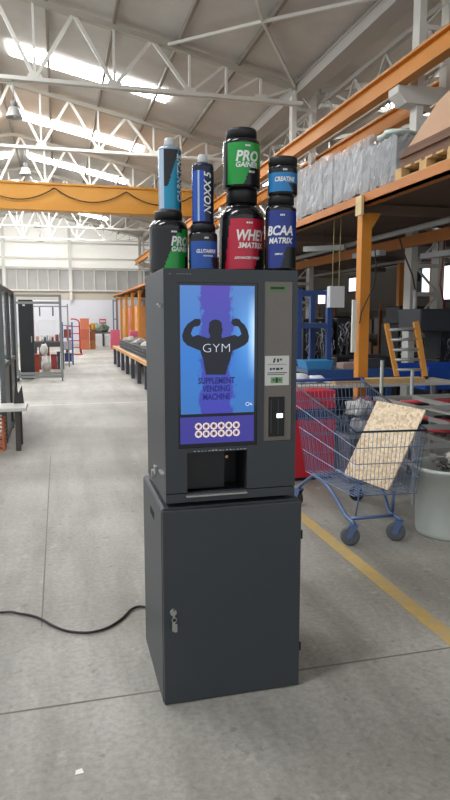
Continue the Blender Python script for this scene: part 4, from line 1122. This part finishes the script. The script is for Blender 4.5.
part('lower_panel', MB().box(-.692, -.688, 8.38, 10.52, .09, .92), M('panel_pale', (150, 154, 152), .5), t, True)
t = thing('low_side_table', 'low dark-legged side table with a white top at the left edge', 'table', (-.8, 7.95, 0))
part('tabletop', MB().box(-1.3, -.395, 7.72, 8.22, .475, .515), M('top_white', (214, 212, 206), .5), t, True, bevel=.004)
for x in (-1.25, -.50):
    for y in (7.78, 8.18): part('leg', MB().box(x - .028, x + .028, y - .03, y + .03, 0, .475), M('leg_brown', (74, 68, 64), .6), t, True)
part('clamp', MB().prism([(-.56, .5155), (-.44, .5155), (-.46, .74), (-.50, .64), (-.54, .74)], 'y', 8.14, 8.20), M('clamp_dark', (54, 52, 50), .5), t, True)
mb = MB()
for z_ in [i * .05 for i in range(8)]: mb.box(-1.15, -.66, 7.80, 7.82, z_, z_ + .02).box(-1.15, -.66, 8.10, 8.12, z_, z_ + .02).box(-.68, -.66, 7.82, 8.10, z_, z_ + .02).box(-1.15, -1.13, 7.82, 8.10, z_, z_ + .02)
for x in (-1.15, -.9, -.68): mb.box(x, x + .02, 7.795, 7.80, 0, .37)
mb.box(-1.15, -.66, 7.82, 8.10, .005, .015)
single('orange_crate', 'slatted orange crate on the floor under the low white-topped side table', 'crate', mb, M('crate_orange', (196, 110, 66), .6, 0, .15, 8), (-.9, 7.96, 0))
# open aluminium frame trolley
t = thing('aluminium_frame_trolley', 'tall empty grey aluminium frame on casters in the left aisle', 'frame trolley', (-.5, 16.3, 0))
al = M('aluminium', (148, 152, 150), .4, .35, .06, 6)
for x in (-1.0, .06):
    part('upright', MB().box(x - .03, x + .03, 16.27, 16.33, .09, 2.13), al, t, True)
for x in (-1.0, .06): part('upright', MB().box(x - .03, x + .03, 16.8, 16.86, .09, .26), al, t, True)
for z_ in (2.10, 1.93, .20, .12): part('crossbar', MB().box(-.97, .03, 16.28, 16.32, z_ - .03, z_ + .03), al, t, True)
for x in (-1.0, .06): part('base_rail', MB().box(x - .03, x + .03, 16.33, 16.80, .09, .15), al, t, True)
for x in (-1.0, .06):
    for y in (16.36, 16.78):
        c_ = part('caster', MB().box(x - .02, x + .02, y - .03, y + .03, .075, .09), DARKST(), t, True)
        part('wheel', MB().tube((x - .012, y, .041), (x + .012, y, .041), .041, 14), BLK, c_, True)
t = thing('black_panel_cabinet', 'tall narrow black cabinet behind the grey aluminium frame', 'cabinet', (-.78, 17.2, 0))
part('body', MB().box(-.97, -.62, 17.0, 17.5, .05, 2.02), M('cab_black', (40, 44, 46), .5, 0, .1, 5), t, True, bevel=.01)
part('plinth', MB().box(-.95, -.64, 17.03, 17.47, 0, .05), BLK, t, True)
part('lamp', MB().box(-.86, -.80, 16.98, 17.0, 1.86, 1.90), M('lamp_white', (230, 230, 226), .4), t, True)
part('handle', MB().box(-.68, -.66, 16.97, 17.0, .95, 1.1), SILV, t, True)
t = thing('red_waste_bin', 'reddish-orange bin on the floor behind the grey aluminium frame', 'bin', (-.62, 17.95, 0))
part('body', MB().prism([(-.70, 0), (-.54, 0), (-.52, .56), (-.72, .56)], 'y', 17.85, 18.1), M('bin_redorange', (196, 76, 50), .5), t, True, bevel=.01)
part('rim', MB().box(-.73, -.51, 17.84, 18.11, .56, .59), M('rim_redorange', (176, 66, 44), .5), t, True)
for i, (x, y, z_, r_, lab) in enumerate([(-.36, 18.3, .0, (.13, .15, .28), 'tall white sack standing on the floor beside the red bin'), (-.40, 18.3, .53, (.11, .13, .17), 'white sack on top of the tall one beside the red bin')]):
    single('white_sack', lab, 'sack', MB().blob((x, y, z_ + r_[2] * .92), r_, 60 + i, .15, 3, flat=r_[2] * .92), M('sack_white', (222, 222, 218), .7, 0, .1, 12), (x, y, z_), 'white sacks beside the red bin')
table('dark_workbench', 'dark workbench seen through the grey aluminium frame', 'workbench', -.72, .14, 20.0, 20.7, .86, .05, M('bench_dark', (96, 88, 84), .6, 0, .15, 6), DARKST(), .03, .12)
t = thing('white_board', 'bright white board standing on the dark workbench', 'board', (-.35, 20.4, .8605))
part('panel', MB().box(-.58, -.10, 20.38, 20.41, 1.03, 1.52), M('board_white', (244, 246, 250), .5), t, True)
part('stand', MB().box(-.50, -.18, 20.34, 20.46, .8605, .88).box(-.36, -.32, 20.385, 20.405, .88, 1.03), GREYST(), t, True)
rn = random.Random(31)
for i, (x, c_, lab) in enumerate([(-.62, (190, 150, 130), 'small tan box at the left end of the dark workbench'), (-.05, (120, 60, 60), 'small dark red box on the dark workbench'), (.07, (90, 96, 110), 'small grey box at the right end of the dark workbench')]):
    single('bench_box', lab, 'box', MB().box(x - .05, x + .05, 20.1, 20.25, .8605, 1.0 + .05 * i).box(x - .04, x + .04, 20.11, 20.24, 1.0 + .05 * i, 1.01 + .05 * i), M('bbox%d' % i, c_, .6), (x, 20.18, .8605), 'small boxes on the dark workbench')
t = thing('tool_gantry', 'thin grey overhead tool bar above the dark workbench', 'tool bar', (-.2, 20.9, 0))
for x in (-.75, .30): part('post', MB().box(x - .02, x + .02, 20.88, 20.92, 0, 2.0), GREYST(), t, True)
part('bar', MB().box(-.73, .28, 20.885, 20.915, 1.90, 1.94), GREYST(), t, True)
for x in (-.55, -.15): part('hanging_tool', MB().tube((x, 20.9, 1.90), (x, 20.9, 1.62), .02, 8), DARKST(), t, True)
for i, (x0, x1, y, c_, lab) in enumerate([(-.62, -.30, 21.2, (130, 60, 56), 'dark red carton stack under the tool bar behind the workbench')]):
    m2 = MB()
    for q in range(3): m2.box(x0, x1, y, y + .3, q * .26, q * .26 + .25)
    single('carton_stack', lab, 'cartons', m2, M('carton_darkred', c_, .7, 0, .15, 5), ((x0 + x1) / 2, y + .15, 0))
t = thing('blue_shelf_rack', 'blue metal shelf rack with small goods beyond the aluminium frame', 'rack', (.26, 22.2, 0))
for x in (.13, .45):
    for y in (22.0, 22.5): part('post', MB().box(x - .02, x + .02, y - .02, y + .02, 0, 1.42), M('rack_blue2', (54, 92, 160), .5), t, True)
for z_ in (.1, .5, .9, 1.3): part('shelf', MB().box(.15, .43, 22.0, 22.5, z_, z_ + .02), M('shelf_blue', (70, 100, 150), .5), t, True)
for i, (z_, c_, lab) in enumerate([(.121, (60, 70, 120), 'dark blue box on the lowest shelf of the blue rack'), (.521, (190, 190, 200), 'pale box on the second shelf of the blue rack'), (.921, (150, 70, 70), 'red box on the third shelf of the blue rack'), (1.321, (225, 225, 225), 'white box on top of the blue rack')]):
    single('shelf_box', lab, 'box', MB().box(.17, .41, 22.05, 22.4, z_, z_ + .26).box(.18, .40, 22.045, 22.05, z_ + .05, z_ + .1), M('shbox%d' % i, c_, .6), (.29, 22.2, z_), 'boxes on the blue rack')
t = thing('red_hand_truck', 'red tubular hand truck with an arched handle in the far aisle', 'hand truck', (.68, 28, 0))
rt = M('truck_red', (198, 36, 48), .45)
arc = [(.36, 28.2, 1.30)] + [(.62 - .26 * math.cos(PI * q / 10), 28.2, 1.36 + .16 * math.sin(PI * q / 10)) for q in range(1, 10)] + [(.88, 28.2, 1.30)]
part('frame', MB().path([(.36, 28.05, .12)] + arc + [(.88, 28.05, .12)], .028, 8), rt, t, True)
for z_ in (.3, .6, .9, 1.2): part('crossbar', MB().tube((.37, 28.1 + .03 * z_, z_), (.87, 28.1 + .03 * z_, z_), .02, 8), rt, t, True)
part('toe_plate', MB().box(.34, .98, 27.7, 28.05, .02, .05), rt, t, True)
for x in (.32, .92):
    part('wheel', MB().tube((x - .03, 28.15, .122), (x + .03, 28.15, .122), .12, 16), BLK, t, True)
for i, (x, w_, zs_, cs_, lab, y) in enumerate([
    (1.27, .21, (.5, 1.0, 1.55), ((196, 110, 80), (186, 96, 70), (206, 120, 88)), 'tall orange-brown stack of crates in the far aisle', 32.6),
    (1.66, .13, (.45, .9), ((170, 120, 70), (150, 90, 60)), 'brown lower stack beside the orange-brown crates', 32.9)]):
    t = thing('crate_stack', lab, 'crates', (x, y, 0), 0)
    z0_ = 0
    for q, z_ in enumerate(zs_):
        part('crate', MB().box(x - w_, x + w_, y - .2, y + .25, z0_, z_ - .01).box(x - w_ - .01, x + w_ + .01, y - .21, y + .26, z_ - .05, z_ - .01), M('stack%d%d' % (i, q), cs_[q], .6, 0, .15, 5), t, True); z0_ = z_
single('yellow_sack', 'yellow bundle on top of the brown stack in the far aisle', 'bundle', MB().blob((1.66, 32.9, .90 + .21), (.14, .16, .22), 71, .2, 3, flat=.21), M('yellow_fabric', (214, 168, 70), .7), (1.66, 32.9, .9))
t = thing('far_work_table', 'dark far work table with white boxes beneath, near the end wall', 'table', (2.4, 36.2, 0))
part('tabletop', MB().box(1.85, 2.92, 35.9, 36.6, .70, .78), M('bench_dark'), t, True)
for x in (1.9, 2.42, 2.87):
    for y in (35.95, 36.55): part('leg', MB().box(x - .04, x + .04, y - .04, y + .04, 0, .70), DARKST(), t, True)
for x, w_, lab in ((2.18, .17, 'white box under the left half of the far work table'), (2.68, .18, 'white box under the right half of the far work table')):
    single('white_box', lab, 'box', MB().box(x - w_, x + w_, 36.0, 36.4, 0, .5).box(x - w_ - .01, x + w_ + .01, 35.99, 36.41, .5, .53), M('box_white', (226, 226, 226), .6), (x, 36.2, 0), 'white boxes under the far work table')
single('grey_tarp', 'grey-green tarpaulin heap on the far work table', 'tarpaulin', MB().blob((2.2, 36.2, .78 + .18), (.44, .25, .26), 72, .35, 3, flat=.18), M('tarp_grey', (120, 132, 120), .8, 0, .2, 8), (2.2, 36.2, .78))
single('wall_sign', 'small red and white sign on the pale end wall', 'sign', MB().box(2.42, 2.82, 39.56, 39.575, 1.22, 1.50).box(2.46, 2.78, 39.55, 39.56, 1.30, 1.42, 1), [M('sign_red', (196, 60, 66), .5), M('sign_white', (220, 215, 215), .5)], (2.62, 39.565, 1.22))
for i, (x, y, z_, w_, h_, lab) in enumerate([(2.80, 33.0, 0, .24, .52, 'lower pink carton at the far end of the long workbench'), (2.80, 33.0, .525, .22, .42, 'upper pink carton at the far end of the long workbench'), (3.12, 27.0, .622, .14, .50, 'pink carton at the back of the long workbench')]):
    if i == 2: x, y = 2.42, 21.35
    single('pink_carton', lab, 'carton', MB().box(x - w_, x + w_, y - .2, y + .2, z_, z_ + h_).box(x - w_ + .02, x + w_ - .02, y - .19, y + .19, z_ + h_, z_ + h_ + .01), M('carton_pink', (206, 96, 120), .7, 0, .1, 5), (x, y, z_), 'pink cartons')
t = thing('far_steel_frame', 'tall blue-grey steel frame beside the orange posts at the far end', 'frame', (3.0, 36, 0))
fb = M('frame_bluegrey', (112, 122, 138), .5)
for x in (2.98, 3.16): part('upright', MB().box(x - .035, x + .035, 35.9, 36.0, 0, 2.55), fb, t, True)
for z_ in (.7, 1.5, 2.5): part('crossbar', MB().box(3.015, 3.125, 35.92, 35.98, z_ - .03, z_ + .03), fb, t, True)
# long workbench on the right of the aisle
t = thing('long_workbench', 'long workbench with many dark legs along the aisle left of the machine', 'workbench', (2.15, 15.5, 0))
part('worktop', MB().box(1.83, 2.65, 9.5, 22.0, .56, .62), M('worktop_grey', (150, 142, 132), .6, 0, .1, 3), t, True)
part('edge_board', MB().box(1.77, 1.83, 9.5, 22.0, .55, .625), M('edge_wood', (214, 158, 96), .6, 0, .12, 4), t, True, label='pale orange wooden front edge')
lgm = M('leg_dark', (70, 76, 88), .5)
for k in range(10):
    y = 9.9 + 1.33 * k
    for x in (1.84, 2.58): part('leg', MB().box(x - .045, x + .045, y - .05, y + .05, 0, .55), lgm, t, True)
ord2 = ['nearest', 'second nearest', 'third nearest', 'fourth nearest', 'fifth nearest', 'sixth nearest', 'farthest']
for k in range(7):
    y = 13.4 + k * 1.06
    m2 = MB()
    for xx in (1.90, 2.55):
        for z_ in (.622, .70, .78, .86): m2.box(xx - .006, xx + .006, y, y + .9, z_, z_ + .014)
    for yy in (y, y + .9):
        for z_ in (.622, .70, .78, .86): m2.box(1.90, 2.55, yy - .006, yy + .006, z_, z_ + .014)
    for q in range(7):
        m2.box(1.894, 1.906, y + q * .15 - .005, y + q * .15 + .005, .622, .874); m2.box(2.544, 2.556, y + q * .15 - .005, y + q * .15 + .005, .622, .874)
        m2.box(1.9 + q * .108 - .005, 1.9 + q * .108 + .005, y - .006, y + .006, .622, .874); m2.box(1.9, 2.55, y + q * .15 - .005, y + q * .15 + .005, .622, .632)
    single('wire_basket', 'grey wire basket on the long workbench, %s to the machine' % ord2[k], 'basket', m2, M('basket_grey', (120, 124, 126), .45, .3), (2.2, y + .45, .622), 'wire baskets on the long workbench')
    if k % 2 == 0:
        single('grey_sack', 'grey sack in the wire basket %s to the machine' % ord2[k], 'sack', MB().blob((2.22, y + .45, .634 + .16), (.26, .36, .18), 80 + k, .2, 3, flat=.16), M('sack_grey', (150, 146, 140), .8, 0, .2, 10), (2.22, y + .45, .634), 'grey sacks in the wire baskets')
# goods hung between the far orange posts
for i, (y, c_, lab) in enumerate([(28.0, (206, 140, 84), 'orange-brown carton stack between the first far orange posts'), (30.7, (190, 110, 90), 'reddish carton stack between the second far orange posts'), (33.3, (200, 150, 100), 'tan carton stack between the third far orange posts')]):
    m2 = MB()
    for q in range(5): m2.box(3.30, 3.9, y - .5, y + .6, q * .42, q * .42 + .41)
    single('carton_stack', lab, 'cartons', m2, M('farcart%d' % i, c_, .7, 0, .12, 4), (3.6, y, 0), 'carton stacks between the far orange posts')
single('paper_scrap', 'tiny white paper scrap on the floor in front of the machine', 'litter', MB().prism([(.005, 2.065), (.036, 2.07), (.030, 2.093), (.010, 2.088)], 'z', .0006, .0026), M('paper_white', (236, 236, 232), .7), (.02, 2.08, .0006))

# goods under and on the dark workbench
for i, (x, w_, h_, c_, lab) in enumerate([(-.16, .09, .42, (140, 52, 50), 'dark red box on the floor under the dark workbench, middle'), (-.02, .045, .5, (66, 70, 84), 'dark narrow box on the floor under the dark workbench, right of the red one'), (-.52, .08, .36, (90, 84, 80), 'brown-grey box on the floor under the dark workbench, left end')]):
    single('floor_box', lab, 'box', MB().box(x - w_, x + w_, 20.2, 20.55, 0, h_).box(x - w_ - .008, x + w_ + .008, 20.19, 20.56, h_, h_ + .03), M('fbox%d' % i, c_, .6, 0, .15, 6), (x, 20.4, 0), 'boxes under the dark workbench')
rn = random.Random(91)
for i, (x, c_, lab) in enumerate([(-.48, (206, 200, 196), 'white can'), (-.40, (70, 110, 110), 'teal can'), (-.26, (196, 190, 180), 'cream can'), (-.18, (150, 60, 60), 'red can')]):
    t = thing('paint_can', lab + ' on the front of the dark workbench', 'can', (x, 20.12, .8605), 0, 'cans on the dark workbench')
    part('body', MB().lathe([(0, 0), (.035, 0), (.035, .13), (0, .13)], seg=16), M('can%d' % i, c_, .4), t)
    part('lid', MB().lathe([(0, .1305), (.037, .1305), (.037, .14), (0, .14)], seg=16), GREYST(), t)
